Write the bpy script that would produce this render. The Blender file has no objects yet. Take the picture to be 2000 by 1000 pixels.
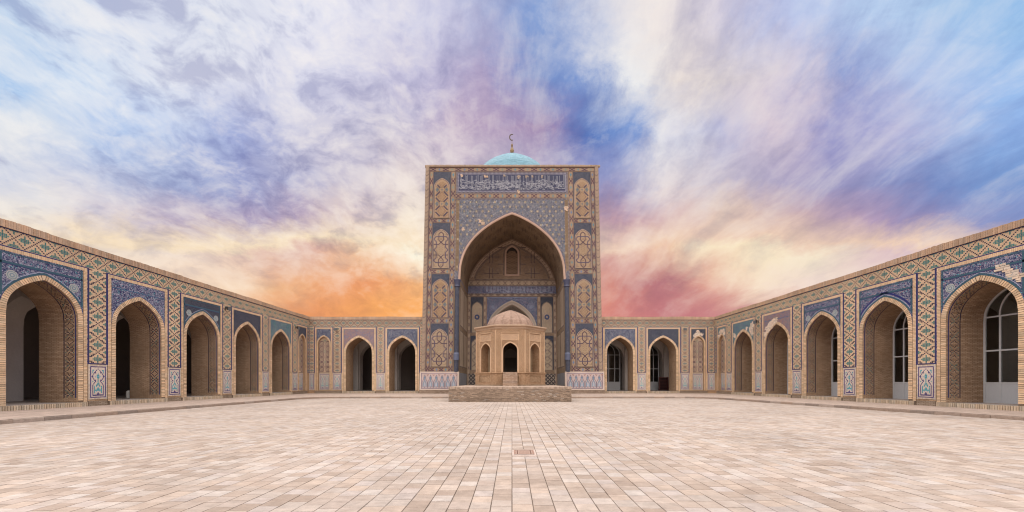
import bpy, math, random
import numpy as np
from mathutils import Matrix, Vector

random.seed(7)
rng = np.random.default_rng(11)
scene = bpy.context.scene
COL = scene.collection

# ------------------------------------------------------------------ camera
EYE = 1.5          # eye height above the courtyard paving
cam_d = bpy.data.cameras.new("camera")
cam_d.sensor_width = 36.0
cam_d.lens = 762.0 / 2000.0 * 36.0
cam_d.shift_y = 0.1225
cam_d.clip_start = 0.1
cam_d.clip_end = 6000
cam = bpy.data.objects.new("camera", cam_d)
cam.location = (0, 0, EYE)
cam.rotation_euler = (math.radians(90), 0, 0)
COL.objects.link(cam)
scene.camera = cam

# ------------------------------------------------------------------ exposure
EXPOSURE = 0.55
vs = scene.view_settings
vs.view_transform = 'Standard'
vs.look = 'None'
vs.gamma = 1.0
vs.use_curve_mapping = False
vs.exposure = EXPOSURE
scene.cycles.use_denoising = True
scene.cycles.filter_width = 1.1

# ------------------------------------------------------------------ sun (soft light of a bright veiled evening sky, high and behind the viewer)
SUN_EL, SUN_AZ = 70.0, 188.0          # azimuth clockwise from +Y
sun_d = bpy.data.lights.new("sun", 'SUN')
sun_d.energy = 3.3
sun_d.angle = math.radians(115)
sun_d.color = (1.0, 0.91, 0.79)
sun = bpy.data.objects.new("sun", sun_d)
_e, _a = math.radians(SUN_EL), math.radians(SUN_AZ)
to_sun = Vector((math.sin(_a) * math.cos(_e), math.cos(_a) * math.cos(_e), math.sin(_e)))
sun.rotation_euler = to_sun.to_track_quat('Z', 'Y').to_euler()
sun.location = (0, -20, 60)
COL.objects.link(sun)

SKY_SAT = 0.92
# ------------------------------------------------------------------ sky: Nishita clear sky under a painted-by-direction sunset cloud field
def lin(c):
    return tuple(((v / 255.0) / 12.92 if v <= 10 else (((v / 255.0) + 0.055) / 1.055) ** 2.4) for v in c)

# (tan azimuth * 762 + 1000, 745 - tan elevation * 762, sRGB): colours of the evening sky by direction
SKY = """
50,30:195,215,240 250,30:215,222,240 450,30:222,226,240 650,30:228,228,243 850,30:203,203,230 960,30:165,175,216 1060,30:124,156,214 1150,30:205,210,230 1280,30:238,228,226 1400,30:215,208,225 1550,30:188,198,235 1700,30:180,205,240 1850,30:165,198,236 1980,30:143,189,236
50,150:172,203,240 200,150:210,225,245 400,150:228,230,242 600,150:217,217,236 800,150:195,190,220 950,150:178,163,200 1050,150:108,136,200 1130,150:116,148,210 1210,150:238,238,240 1330,150:243,230,221 1420,150:228,217,216 1550,150:217,206,221 1650,150:146,162,214 1800,150:175,195,235 1950,150:148,188,240
50,250:222,227,236 200,250:172,198,238 350,250:196,211,240 480,250:160,172,220 600,250:208,206,226 750,250:202,196,216 900,250:196,175,200 1050,250:165,140,180 1150,250:76,113,188 1230,250:114,150,214 1300,250:230,229,236 1400,250:188,188,220 1500,250:217,201,215 1620,250:152,152,205 1750,250:180,180,220 1900,250:158,183,230 1980,250:138,178,235
50,350:207,212,230 200,350:197,202,226 330,350:164,176,215 480,350:158,165,210 600,350:184,184,215 720,350:207,196,210 790,350:228,212,210 1200,350:155,157,203 1300,350:230,219,221 1400,350:207,196,210 1550,350:163,153,195 1700,350:148,148,195 1850,350:120,146,205 1980,350:112,150,210
50,420:243,233,221 200,420:218,207,215 330,420:195,180,200 480,420:172,156,190 600,420:193,172,193 700,420:228,206,200 800,420:245,229,211 1200,420:200,160,172 1280,420:217,180,180 1400,420:230,203,186 1550,420:206,175,180 1700,420:183,157,190 1850,420:147,147,195 1980,420:136,152,205
150,490:238,218,196 300,490:246,226,208 450,490:238,206,185 600,490:225,178,163 700,490:244,203,165 800,490:255,246,222 900,470:250,225,190 1100,470:240,205,180 1190,490:217,160,150 1260,490:238,190,158 1350,490:252,230,196 1450,490:252,230,192 1600,490:248,230,202 1750,490:226,195,195 1900,490:195,163,190
450,560:250,218,186 560,560:243,184,132 700,560:240,150,85 800,560:252,182,112 900,560:252,180,110 1100,560:230,150,115 1190,560:208,132,122 1280,560:184,112,120 1400,560:226,158,138 1500,560:250,224,197 1600,560:243,217,206
620,608:242,150,80 750,608:253,166,70 810,608:255,172,78 950,608:250,155,85 1190,608:216,128,116 1300,608:200,114,118 1400,608:204,126,126 1550,608:222,165,150 450,608:246,190,140
"""
rows = {}
for tok in SKY.split():
    p, c = tok.split(':')
    x, y = map(float, p.split(','))
    rows.setdefault(round((745 - y) / 762.0, 3), []).append(((x - 1000) / 762.0, lin(tuple(map(float, c.split(','))))))
rows = sorted((k, sorted(v)) for k, v in rows.items())        # (tan elevation, [(tan azimuth, colour)])

world = bpy.data.worlds.new("World")
scene.world = world
world.use_nodes = True
nt = world.node_tree
nt.nodes.clear()
def N(t, **kw):
    n = nt.nodes.new(t)
    for k, v in kw.items():
        setattr(n, k, v)
    return n
L = lambda a, b: nt.links.new(a, b)
def M(op, a, b=None, c=None, clamp=False):
    n = N('ShaderNodeMath', operation=op, use_clamp=clamp)
    for i, q in enumerate((a, b, c)):
        if q is None: continue
        if isinstance(q, (int, float)): n.inputs[i].default_value = q
        else: L(q, n.inputs[i])
    return n.outputs[0]
def VM(op, a, b=None, scale=None):
    n = N('ShaderNodeVectorMath', operation=op)
    for i, q in enumerate((a, b)):
        if q is None: continue
        if isinstance(q, (tuple, list, Vector)): n.inputs[i].default_value = tuple(q)[:3]
        else: L(q, n.inputs[i])
    if scale is not None:
        if isinstance(scale, (int, float)): n.inputs['Scale'].default_value = scale
        else: L(scale, n.inputs['Scale'])
    return n.outputs['Value'] if op in ('DOT_PRODUCT', 'LENGTH') else n.outputs[0]
tc = N('ShaderNodeTexCoord')
D = VM('NORMALIZE', tc.outputs['Generated'])
sep = N('ShaderNodeSeparateXYZ'); L(D, sep.inputs[0])
zc = M('ADD', M('MAXIMUM', sep.outputs[2], 0.0), 0.30)
comb = N('ShaderNodeCombineXYZ')
L(M('DIVIDE', sep.outputs[0], zc), comb.inputs[0]); L(M('DIVIDE', sep.outputs[1], zc), comb.inputs[1])
P = comb.outputs[0]                               # position on a flat cloud layer overhead
def noise(vec, scale, detail=4.0, rough=0.55, dist=0.0, col=False):
    n = N('ShaderNodeTexNoise'); n.inputs['Scale'].default_value = scale
    n.inputs['Detail'].default_value = detail; n.inputs['Roughness'].default_value = rough
    n.inputs['Distortion'].default_value = dist
    L(vec, n.inputs['Vector'])
    return n.outputs['Color'] if col else n.outputs['Fac']
def mapping(vec, scale, rot=(0, 0, 0), loc=(0, 0, 0)):
    n = N('ShaderNodeMapping'); n.inputs['Scale'].default_value = scale
    n.inputs['Rotation'].default_value = rot; n.inputs['Location'].default_value = loc
    L(vec, n.inputs['Vector']); return n.outputs[0]
def mixc(fac, a, b, blend='MIX'):
    n = N('ShaderNodeMix', data_type='RGBA', blend_type=blend)
    L(fac, n.inputs['Factor']) if not isinstance(fac, (int, float)) else setattr(n.inputs['Factor'], 'default_value', fac)
    for nm, q in (('A', a), ('B', b)):
        s = [i for i in n.inputs if i.name == nm and i.type == 'RGBA'][0]
        if isinstance(q, (tuple, list)): s.default_value = (*q, 1)
        else: L(q, s)
    return [o for o in n.outputs if o.type == 'RGBA'][0]
# warp: streaks drawn out along the wind (away from the viewer), plus small curls
W1 = noise(mapping(P, (2.1, 0.9, 1), (0, 0, 0.06)), 1.0, 8, 0.66, 0.4, col=True)
W2 = noise(mapping(D, (1, 1, 1.5)), 7.0, 9, 0.70, 0.4, col=True)
w1 = VM('SUBTRACT', W1, (0.5, 0.5, 0.5)); w2 = VM('SUBTRACT', W2, (0.5, 0.5, 0.5))
wz = N('ShaderNodeCombineXYZ'); wz.inputs[0].default_value = 1.0; wz.inputs[1].default_value = 0.2
L(M('MULTIPLY_ADD', M('MAXIMUM', sep.outputs[2], 0.0), 0.95, 0.26), wz.inputs[2])      # clouds near the horizon lie in flat layers
Dw = VM('ADD', D, VM('MULTIPLY', VM('ADD', VM('SCALE', w1, scale=0.22), VM('SCALE', w2, scale=0.18)), wz.outputs[0]))
sw = N('ShaderNodeSeparateXYZ'); L(Dw, sw.inputs[0])
yy = M('MAXIMUM', sw.outputs[1], 0.25)
tx = M('DIVIDE', sw.outputs[0], yy)
te = M('DIVIDE', sw.outputs[2], yy)
u = M('MULTIPLY_ADD', tx, 1 / 3.0, 0.5, clamp=True)
field = None; prev = None
for k, (el, stops) in enumerate(rows):
    r = N('ShaderNodeValToRGB'); cr = r.color_ramp; cr.interpolation = 'LINEAR'
    while len(cr.elements) > 1: cr.elements.remove(cr.elements[0])
    for q, (t, c) in enumerate(stops):
        pos = min(1, max(0, t / 3.0 + 0.5))
        e_ = cr.elements[0] if q == 0 else cr.elements.new(pos)
        e_.position = pos; e_.color = (*c, 1)
    L(u, r.inputs[0])
    if field is None: field = r.outputs[0]
    else:
        mr = N('ShaderNodeMapRange', interpolation_type='LINEAR')
        mr.inputs['From Min'].default_value = prev; mr.inputs['From Max'].default_value = el
        L(te, mr.inputs['Value'])
        field = mixc(mr.outputs[0], field, r.outputs[0])
    prev = el
# the rest of the sky, overhead and behind, goes on as pale blue and lilac cloud
mr = N('ShaderNodeMapRange', interpolation_type='SMOOTHSTEP')
mr.inputs['From Min'].default_value = 0.48; mr.inputs['From Max'].default_value = 0.12
L(sep.outputs[1], mr.inputs['Value'])
rb = N('ShaderNodeValToRGB')
rb.color_ramp.elements[0].color = (*lin((206, 184, 190)), 1)
rb.color_ramp.elements[1].color = (*lin((198, 208, 236)), 1); rb.color_ramp.elements[1].position = 0.5
L(sw.outputs[2], rb.inputs[0])
field = mixc(mr.outputs[0], field, rb.outputs[0])
# cloud relief: drawn-out fibres, mottled puffs and fine fleece, with crisp lit edges and lilac shade
def sstep(v, a, b):
    n = N('ShaderNodeMapRange', interpolation_type='SMOOTHSTEP'); n.inputs['From Min'].default_value = a; n.inputs['From Max'].default_value = b
    L(v, n.inputs['Value']); return n.outputs[0]
Pw = VM('ADD', P, VM('SCALE', VM('SUBTRACT', noise(P, 1.6, 3, 0.5, 0.0, col=True), (0.5, 0.5, 0.5)), scale=0.32))
fib = noise(mapping(Pw, (4.2, 0.95, 1), (0, 0, 0.05)), 1.0, 10, 0.62, 0.2)
fib2 = noise(mapping(Pw, (9.0, 3.6, 1), (0, 0, -0.10), (7, 5, 0)), 1.0, 9, 0.60, 0.2)
Dp = VM('ADD', D, VM('SCALE', VM('SUBTRACT', noise(D, 5.0, 3, 0.5, 0.0, col=True), (0.5, 0.5, 0.5)), scale=0.10))
puff = noise(mapping(Dp, (1.0, 1.0, 1.75), (0, 0.25, 0), (3, 1, 0)), 9.0, 9, 0.60, 0.25)
puff2 = noise(mapping(Dp, (1.0, 1.0, 1.6), (0, 0.35, 0), (5, 2, 0)), 24.0, 7, 0.60, 0.3)
where = sstep(M('ADD', noise(mapping(P, (0.8, 0.7, 1), (0, 0, 0), (4.1, 2.4, 0)), 1.0, 2, 0.5), M('MULTIPLY', M('ADD', sep.outputs[0], M('MULTIPLY', sep.outputs[2], 0.5)), -0.55)), 0.22, 0.62)   # puffs low on one side, fibres on the other
rf = M('ADD', M('SUBTRACT', sstep(fib, 0.33, 0.67), 0.5), M('MULTIPLY', M('SUBTRACT', sstep(fib2, 0.30, 0.70), 0.5), 0.40))
rp = M('ADD', M('SUBTRACT', sstep(puff, 0.36, 0.64), 0.5), M('MULTIPLY', M('SUBTRACT', sstep(puff2, 0.34, 0.66), 0.5), 0.68))
rel = M('ADD', M('MULTIPLY', rf, M('MULTIPLY_ADD', where, -0.62, 0.92)), M('MULTIPLY', rp, M('MULTIPLY_ADD', where, 0.72, 0.30)))
rel = M('MULTIPLY', rel, M('MULTIPLY_ADD', sstep(sep.outputs[2], 0.12, 0.40), 0.62, 0.38))
hi = M('MULTIPLY', M('MAXIMUM', rel, 0.0), 1.15, clamp=True)
lo = M('MULTIPLY', M('MAXIMUM', M('MULTIPLY', rel, -1.0), 0.0), 1.35, clamp=True)
hs = N('ShaderNodeHueSaturation'); hs.inputs['Saturation'].default_value = SKY_SAT; L(field, hs.inputs['Color']); field = hs.outputs[0]
shade = VM('MULTIPLY', field, (0.68, 0.69, 0.80))
light = VM('ADD', VM('SCALE', field, scale=0.66), (0.40, 0.37, 0.325))
skyc = mixc(lo, field, shade)
skyc = mixc(hi, skyc, light)
sky_t = N('ShaderNodeTexSky', sky_type='NISHITA')
sky_t.sun_disc = False
sky_t.sun_elevation = _e
sky_t.sun_rotation = _a
sky_t.air_density = 1.2; sky_t.dust_density = 2.0
clear = VM('SCALE', sky_t.outputs[0], scale=0.05)
total = VM('ADD', VM('SCALE', skyc, scale=0.97), VM('SCALE', clear, scale=0.02))
bg = N('ShaderNodeBackground')
L(total, bg.inputs['Color'])
bg.inputs['Strength'].default_value = 1.0 / (2 ** EXPOSURE)
world.cycles.sampling_method = 'MANUAL'
world.cycles.sample_map_resolution = 256
wo = N('ShaderNodeOutputWorld')
L(bg.outputs[0], wo.inputs[0])

# ================================================================== materials
def srgb(r, g, b):
    return lin((r, g, b))

def new_mat(name):
    m = bpy.data.materials.new(name); m.use_nodes = True
    t = m.node_tree; t.nodes.clear()
    o = t.nodes.new('ShaderNodeOutputMaterial'); b = t.nodes.new('ShaderNodeBsdfPrincipled')
    t.links.new(b.outputs[0], o.inputs[0])
    return m, t, b

class NB:                                  # small node-building helper for one material
    def __init__(s, t): s.t = t
    def n(s, typ, ins=None, **kw):
        x = s.t.nodes.new(typ)
        for k, v in kw.items(): setattr(x, k, v)
        for k, v in (ins or {}).items():
            if hasattr(v, 'is_linked') or isinstance(v, bpy.types.NodeSocket): s.t.links.new(v, x.inputs[k])
            else: x.inputs[k].default_value = v
        return x
    def math(s, op, a, b=0.0, c=0.0, clamp=False):
        return s.n('ShaderNodeMath', {0: a, 1: b, 2: c}, operation=op, use_clamp=clamp).outputs[0]
    def noise(s, vec, scale, detail=3, rough=0.55, dist=0.0):
        return s.n('ShaderNodeTexNoise', {'Vector': vec, 'Scale': scale, 'Detail': detail, 'Roughness': rough, 'Distortion': dist}).outputs['Fac']
    def mix(s, fac, a, b, blend='MIX'):
        x = s.t.nodes.new('ShaderNodeMix'); x.data_type = 'RGBA'; x.blend_type = blend
        for sock, v in ((x.inputs[0], fac), (x.inputs[6], a), (x.inputs[7], b)):
            if isinstance(v, bpy.types.NodeSocket): s.t.links.new(v, sock)
            else: sock.default_value = v if isinstance(v, (int, float)) else (*v[:3], 1)
        return x.outputs[2]
    def scale(s, col, f):
        return s.n('ShaderNodeVectorMath', {0: col, 'Scale': f}, operation='SCALE').outputs[0]
    def bump(s, h, strength, dist=0.02):
        return s.n('ShaderNodeBump', {'Height': h, 'Strength': strength, 'Distance': dist}).outputs[0]

def pos_of(nb):
    return nb.n('ShaderNodeNewGeometry').outputs['Position']
def col_of(nb):
    return nb.n('ShaderNodeAttribute', attribute_name='Col').outputs['Color']

def mat_masonry(name, rough=0.9, var=0.28, spec=0.2, bump=0.35, big=0.22):
    m, t, b = new_mat(name); nb = NB(t); p = pos_of(nb); c = col_of(nb)
    n1 = nb.noise(p, 9.0, 4, 0.65); n2 = nb.noise(p, 0.55, 4, 0.6); n3 = nb.noise(p, 38.0, 2, 0.6)
    f = nb.math('ADD', nb.math('MULTIPLY_ADD', n1, var * 1.6, 1 - var * 0.8), nb.math('MULTIPLY_ADD', n2, big * 2, -big))
    f = nb.math('ADD', f, nb.math('MULTIPLY_ADD', n3, 0.24, -0.12))
    t.links.new(nb.scale(c, f), b.inputs['Base Color'])
    b.inputs['Roughness'].default_value = rough
    b.inputs['Specular IOR Level'].default_value = spec
    t.links.new(nb.bump(nb.math('ADD', n1, n3), bump, 0.015), b.inputs['Normal'])
    return m

def mat_brick(name, bw=0.26, bh=0.068, mortar=0.012, mcol=(0.5, 0.42, 0.34), c2=0.72, wear=0.3):
    m, t, b = new_mat(name); nb = NB(t); p = pos_of(nb); c = col_of(nb)
    uv = nb.n('ShaderNodeUVMap').outputs[0]
    br = nb.n('ShaderNodeTexBrick', {'Vector': uv, 'Scale': 1.0, 'Mortar Size': mortar, 'Mortar Smooth': 0.3, 'Bias': -0.1,
                                     'Brick Width': bw, 'Row Height': bh, 'Color1': (1, 1, 1, 1), 'Color2': (c2, c2 * 0.95, c2 * 0.9, 1), 'Mortar': (*mcol, 1)})
    n1 = nb.noise(p, 5.0, 4, 0.65); n2 = nb.noise(p, 0.6, 4, 0.6); n3 = nb.noise(p, 45.0, 2, 0.6)
    f = nb.math('ADD', nb.math('MULTIPLY_ADD', n1, 0.5, 0.75), nb.math('MULTIPLY_ADD', n2, wear * 2, -wear))
    f = nb.math('ADD', f, nb.math('MULTIPLY_ADD', n3, 0.2, -0.1))
    col = nb.mix(1.0, nb.scale(c, f), br.outputs['Color'], 'MULTIPLY')
    t.links.new(col, b.inputs['Base Color'])
    b.inputs['Roughness'].default_value = 0.92; b.inputs['Specular IOR Level'].default_value = 0.15
    h = nb.math('SUBTRACT', nb.math('MULTIPLY', n3, 0.4), br.outputs['Fac'])
    t.links.new(nb.bump(h, 0.6, 0.02), b.inputs['Normal'])
    return m

def mat_tile(name, base, base2, vine, dots, scale=7.0, vine_w=0.035, dot_r=0.2, rough=0.6, worn=0.0, worn_col=(0.3, 0.27, 0.25)):
    """glazed mosaic: two-tone ground, curling vines (noise contours) and small flowers (Voronoi dots)"""
    m, t, b = new_mat(name); nb = NB(t); p = pos_of(nb)
    n0 = nb.noise(p, scale * 0.45, 3, 0.6, 0.5); n1 = nb.noise(p, scale * 0.8, 2, 0.5, 1.2); n2 = nb.noise(p, scale * 1.5, 2, 0.5, 1.0); nw = nb.noise(p, 1.1, 4, 0.65)
    fine = nb.noise(p, scale * 5, 2, 0.6)
    g = nb.mix(nb.math('MULTIPLY_ADD', n0, 4.0, -1.5, clamp=True), base, base2)
    v1 = nb.math('LESS_THAN', nb.math('ABSOLUTE', nb.math('SUBTRACT', n1, 0.5)), vine_w)
    v2 = nb.math('LESS_THAN', nb.math('ABSOLUTE', nb.math('SUBTRACT', n2, 0.52)), vine_w * 0.7)
    g = nb.mix(nb.math('MULTIPLY', nb.math('MAXIMUM', v1, v2), 0.8), g, vine)
    vo = nb.n('ShaderNodeTexVoronoi', {'Vector': p, 'Scale': scale, 'Randomness': 0.85})
    ramp = nb.n('ShaderNodeValToRGB'); cr = ramp.color_ramp; cr.interpolation = 'CONSTANT'
    for i, c in enumerate(dots):
        e = cr.elements[i] if i < 2 else cr.elements.new(0.5)
        e.position = i / len(dots); e.color = (*c, 1)
    sx = nb.n('ShaderNodeSeparateColor', {0: vo.outputs['Color']})
    t.links.new(sx.outputs[0], ramp.inputs[0])
    dmask = nb.math('LESS_THAN', vo.outputs['Distance'], dot_r)
    g = nb.mix(nb.math('MULTIPLY', dmask, 0.9), g, ramp.outputs[0])
    g = nb.scale(g, nb.math('MULTIPLY_ADD', fine, 0.9, 0.55))
    if worn:
        g = nb.mix(nb.math('MULTIPLY', nb.math('MULTIPLY_ADD', nw, 3.0, -1.0, clamp=True), worn), g, worn_col)
    t.links.new(g, b.inputs['Base Color'])
    b.inputs['Roughness'].default_value = rough; b.inputs['Specular IOR Level'].default_value = 0.22
    t.links.new(nb.bump(nb.math('ADD', n2, fine), 0.3, 0.01), b.inputs['Normal'])
    return m

# base colours (reflectance)
BRICK = (0.56, 0.385, 0.245); BRICK_D = (0.47, 0.335, 0.23); BRICK_L = (0.66, 0.47, 0.305); PINKB = (0.50, 0.33, 0.25)
CREAM = (0.62, 0.52, 0.44); NAVY = (0.030, 0.033, 0.125); INK = (0.035, 0.028, 0.055); TEAL = (0.045, 0.165, 0.16); TURQ = (0.06, 0.32, 0.38)
LBLUE = (0.32, 0.42, 0.58); MAROON = (0.115, 0.065, 0.085); PLASTER = (0.60, 0.55, 0.51); MORT = (0.30, 0.23, 0.17)
M_STONE = mat_masonry("mosaic_brick", 0.85, 0.30, 0.25, 0.4, 0.26)
M_PLAIN = mat_masonry("carved_brick", 0.93, 0.42, 0.15, 0.9, 0.2)
M_PLASTER = mat_masonry("plaster", 0.95, 0.14, 0.1, 0.2, 0.2)
M_BRICK = mat_brick("brickwork")
M_GLAZE = mat_masonry("glazed_tile", 0.45, 0.3, 0.4, 0.15, 0.2)
M_FLORAL = mat_tile("floral_mosaic", (0.017, 0.020, 0.088), (0.028, 0.052, 0.125), (0.40, 0.38, 0.46), [(0.50, 0.47, 0.50), (0.45, 0.25, 0.22), (0.10, 0.34, 0.38), (0.42, 0.42, 0.55), (0.05, 0.10, 0.25)], 8.0, 0.030, 0.22)
M_FLORAL2 = mat_tile("blue_mosaic", (0.022, 0.026, 0.050), (0.034, 0.042, 0.072), (0.12, 0.122, 0.15), [(0.19, 0.20, 0.25), (0.10, 0.085, 0.13), (0.05, 0.14, 0.16), (0.03, 0.045, 0.10)], 9.0, 0.028, 0.2, worn=0.45, worn_col=(0.095, 0.095, 0.11))
M_REDTILE = mat_tile("red_blue_mosaic", (0.10, 0.11, 0.22), (0.24, 0.14, 0.13), (0.33, 0.21, 0.19), [(0.36, 0.2, 0.18), (0.12, 0.14, 0.28), (0.10, 0.2, 0.25)], 6.0, 0.04, 0.28, worn=0.3)
M_TEALTILE = mat_tile("teal_mosaic", (0.035, 0.07, 0.14), (0.05, 0.17, 0.18), (0.2, 0.28, 0.33), [(0.25, 0.3, 0.33), (0.05, 0.2, 0.2), (0.05, 0.07, 0.17)], 9.0, 0.03, 0.2, worn=0.3)
M_SPECK = mat_tile("speckled_mosaic", (0.020, 0.026, 0.065), (0.035, 0.055, 0.105), (0.27, 0.27, 0.32), [(0.33, 0.32, 0.34), (0.05, 0.075, 0.15), (0.22, 0.15, 0.14)], 8.0, 0.036, 0.2)
M_GIRIH = mat_tile("pale_star_mosaic", (0.045, 0.05, 0.085), (0.075, 0.078, 0.11), (0.24, 0.23, 0.24), [(0.40, 0.30, 0.16), (0.14, 0.17, 0.36), (0.42, 0.43, 0.48), (0.12, 0.25, 0.28), (0.17, 0.12, 0.22)], 6.0, 0.042, 0.24, rough=0.5)
M_WOOD = mat_masonry("dark_wood", 0.6, 0.3, 0.3, 0.3, 0.1)
M_PAINT = mat_masonry("white_paint", 0.45, 0.06, 0.4, 0.05, 0.06)
M_METAL = mat_masonry("dark_metal", 0.5, 0.2, 0.5, 0.1, 0.1)
def _glass():
    m, t, b = new_mat("window_glass")
    b.inputs['Base Color'].default_value = (0.75, 0.8, 0.8, 1); b.inputs['Roughness'].default_value = 0.03
    b.inputs['IOR'].default_value = 1.5; b.inputs['Transmission Weight'].default_value = 1.0
    return m
M_GLASS = _glass()

# ================================================================== mesh builder (local x along the wall, y into it, z up; the front looks to -y)
class MB:
    def __init__(s, taper=0.0):
        s.v = []; s.f = []; s.c = []; s.m = []; s.u = []; s.taper = taper; s.smooth = False
    def face(s, pts, col, mi=0, uv=None):
        i = len(s.v); s.v.extend(pts); s.f.append(tuple(range(i, i + len(pts)))); s.c.append(col); s.m.append(mi)
        if uv is None:
            a, b2, c = pts[0], pts[1], pts[2]
            e1 = (b2[0]-a[0], b2[1]-a[1], b2[2]-a[2]); e2 = (c[0]-a[0], c[1]-a[1], c[2]-a[2])
            n = (abs(e1[1]*e2[2]-e1[2]*e2[1]), abs(e1[2]*e2[0]-e1[0]*e2[2]), abs(e1[0]*e2[1]-e1[1]*e2[0]))
            if n[0] >= n[1] and n[0] >= n[2]: uv = [(p[1], p[2]) for p in pts]
            elif n[1] >= n[2]: uv = [(p[0], p[2]) for p in pts]
            else: uv = [(p[0], p[1]) for p in pts]
        s.u.append(uv)
    def rect(s, x0, x1, z0, z1, y, col, mi=0):          # front-facing rectangle
        s.face([(x0, y, z0), (x1, y, z0), (x1, y, z1), (x0, y, z1)], col, mi)
    def box(s, x0, x1, y0, y1, z0, z1, col, mi=0, skip=''):
        P = lambda i, j, k: ((x0, x1)[i], (y0, y1)[j], (z0, z1)[k])
        if 'f' not in skip: s.face([P(0,0,0), P(1,0,0), P(1,0,1), P(0,0,1)], col, mi)
        if 'k' not in skip: s.face([P(1,1,0), P(0,1,0), P(0,1,1), P(1,1,1)], col, mi)
        if 'l' not in skip: s.face([P(0,1,0), P(0,0,0), P(0,0,1), P(0,1,1)], col, mi)
        if 'r' not in skip: s.face([P(1,0,0), P(1,1,0), P(1,1,1), P(1,0,1)], col, mi)
        if 't' not in skip: s.face([P(0,0,1), P(1,0,1), P(1,1,1), P(0,1,1)], col, mi)
        if 'b' not in skip: s.face([P(0,1,0), P(1,1,0), P(1,0,0), P(0,0,0)], col, mi)
    def ribbon(s, pts, w, y, col, mi=0, depth=0.0, closed=False):
        """flat band of width w along a polyline in the wall plane, its front at y (depth > 0 adds the sides)"""
        n = len(pts); L_, R_ = [], []
        for i in range(n):
            a = pts[i-1] if (i > 0 or closed) else pts[i]; b = pts[(i+1) % n] if (i < n-1 or closed) else pts[i]
            p = pts[i]
            d1 = (p[0]-a[0], p[1]-a[1]); d2 = (b[0]-p[0], b[1]-p[1])
            l1 = math.hypot(*d1); l2 = math.hypot(*d2)
            if l1 < 1e-9: d1, l1 = d2, l2
            if l2 < 1e-9: d2, l2 = d1, l1
            t1 = (d1[0]/l1, d1[1]/l1); t2 = (d2[0]/l2, d2[1]/l2)
            nx, nz = -(t1[1]+t2[1]), (t1[0]+t2[0]); nl = math.hypot(nx, nz) or 1
            nx /= nl; nz /= nl
            k = min(2.2, 1 / max(0.3, (nx * -t1[1] + nz * t1[0])))
            L_.append((p[0] + nx*w/2*k, p[1] + nz*w/2*k)); R_.append((p[0] - nx*w/2*k, p[1] - nz*w/2*k))
        for i in range(n if closed else n-1):
            j = (i+1) % n
            s.face([(R_[i][0], y, R_[i][1]), (R_[j][0], y, R_[j][1]), (L_[j][0], y, L_[j][1]), (L_[i][0], y, L_[i][1])], col, mi)
            if depth:
                s.face([(R_[j][0], y, R_[j][1]), (R_[i][0], y, R_[i][1]), (R_[i][0], y+depth, R_[i][1]), (R_[j][0], y+depth, R_[j][1])], col, mi)
                s.face([(L_[i][0], y, L_[i][1]), (L_[j][0], y, L_[j][1]), (L_[j][0], y+depth, L_[j][1]), (L_[i][0], y+depth, L_[i][1])], col, mi)
    def frame(s, x0, x1, z0, z1, w, y, col, mi=0, depth=0.0):
        s.ribbon([(x0+w/2, z0+w/2), (x1-w/2, z0+w/2), (x1-w/2, z1-w/2), (x0+w/2, z1-w/2)], w, y, col, mi, depth, True)
    def lathe(s, prof, cx, cy, n, col, mi=0, a0=0.0, a1=2*math.pi, lobes=0, lobe=0.0):
        ring = []
        for r, z in prof:
            row = []
            for k in range(n + 1):
                a = a0 + (a1-a0)*k/n
                rr = r * (1 + (lobe * abs(math.sin(a*lobes/2)) if lobes else 0))
                row.append((cx + rr*math.cos(a), cy + rr*math.sin(a), z))
            ring.append(row)
        for i in range(len(prof)-1):
            for k in range(n):
                s.face([ring[i][k], ring[i][k+1], ring[i+1][k+1], ring[i+1][k]], col(i, k) if callable(col) else col, mi,
                       [(k/n*prof[i][0]*6.28, prof[i][1]), ((k+1)/n*prof[i][0]*6.28, prof[i][1]), ((k+1)/n*prof[i][0]*6.28, prof[i+1][1]), (k/n*prof[i][0]*6.28, prof[i+1][1])])
    def mesh(s, name, mats):
        me = bpy.data.meshes.new(name)
        v = np.array(s.v, dtype=np.float64)
        if s.taper: v[:, 0] *= 1 - s.taper * np.maximum(0, v[:, 2] - 0.14)
        me.from_pydata(v.tolist(), [], s.f)
        for m in (mats if isinstance(mats, (list, tuple)) else [mats]): me.materials.append(m)
        me.polygons.foreach_set('material_index', np.array(s.m, dtype=np.int32))
        ln = [len(f) for f in s.f]
        cols = np.ones((sum(ln), 4), dtype=np.float32); cols[:, :3] = np.repeat(np.array(s.c, dtype=np.float32), ln, axis=0)
        a = me.color_attributes.new('Col', 'FLOAT_COLOR', 'CORNER'); a.data.foreach_set('color', cols.ravel())
        uvl = me.uv_layers.new(name='UVMap'); uvl.data.foreach_set('uv', np.array([q for f in s.u for q in f], dtype=np.float32).ravel())
        if s.smooth: me.shade_smooth()
        me.update()
        return me
    def build(s, name, mats, parent=None, loc=(0, 0, 0), rotz=0.0):
        return put(s.mesh(name, mats), name, parent, loc, rotz)

def put(me, name, parent=None, loc=(0, 0, 0), rotz=0.0):
    o = bpy.data.objects.new(name, me); COL.objects.link(o)
    o.location = loc; o.rotation_euler = (0, 0, rotz)
    if parent is not None: o.parent = parent
    return o
def empty(name, parent=None, loc=(0, 0, 0), rotz=0.0):
    o = put(None, name, parent, loc, rotz); o.empty_display_size = 0.3
    return o
def tag(o, label=None, cat=None, group=None, kind=None):
    for k, v in (('label', label), ('category', cat), ('group', group), ('kind', kind)):
        if v: o[k] = v
    return o

def vary(c, a=0.15, w=0.05):
    f = 1 + random.uniform(-a, a); g = random.uniform(-w, w)
    return (max(0, c[0]*f*(1+g)), max(0, c[1]*f), max(0, c[2]*f*(1-g)))

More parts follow.
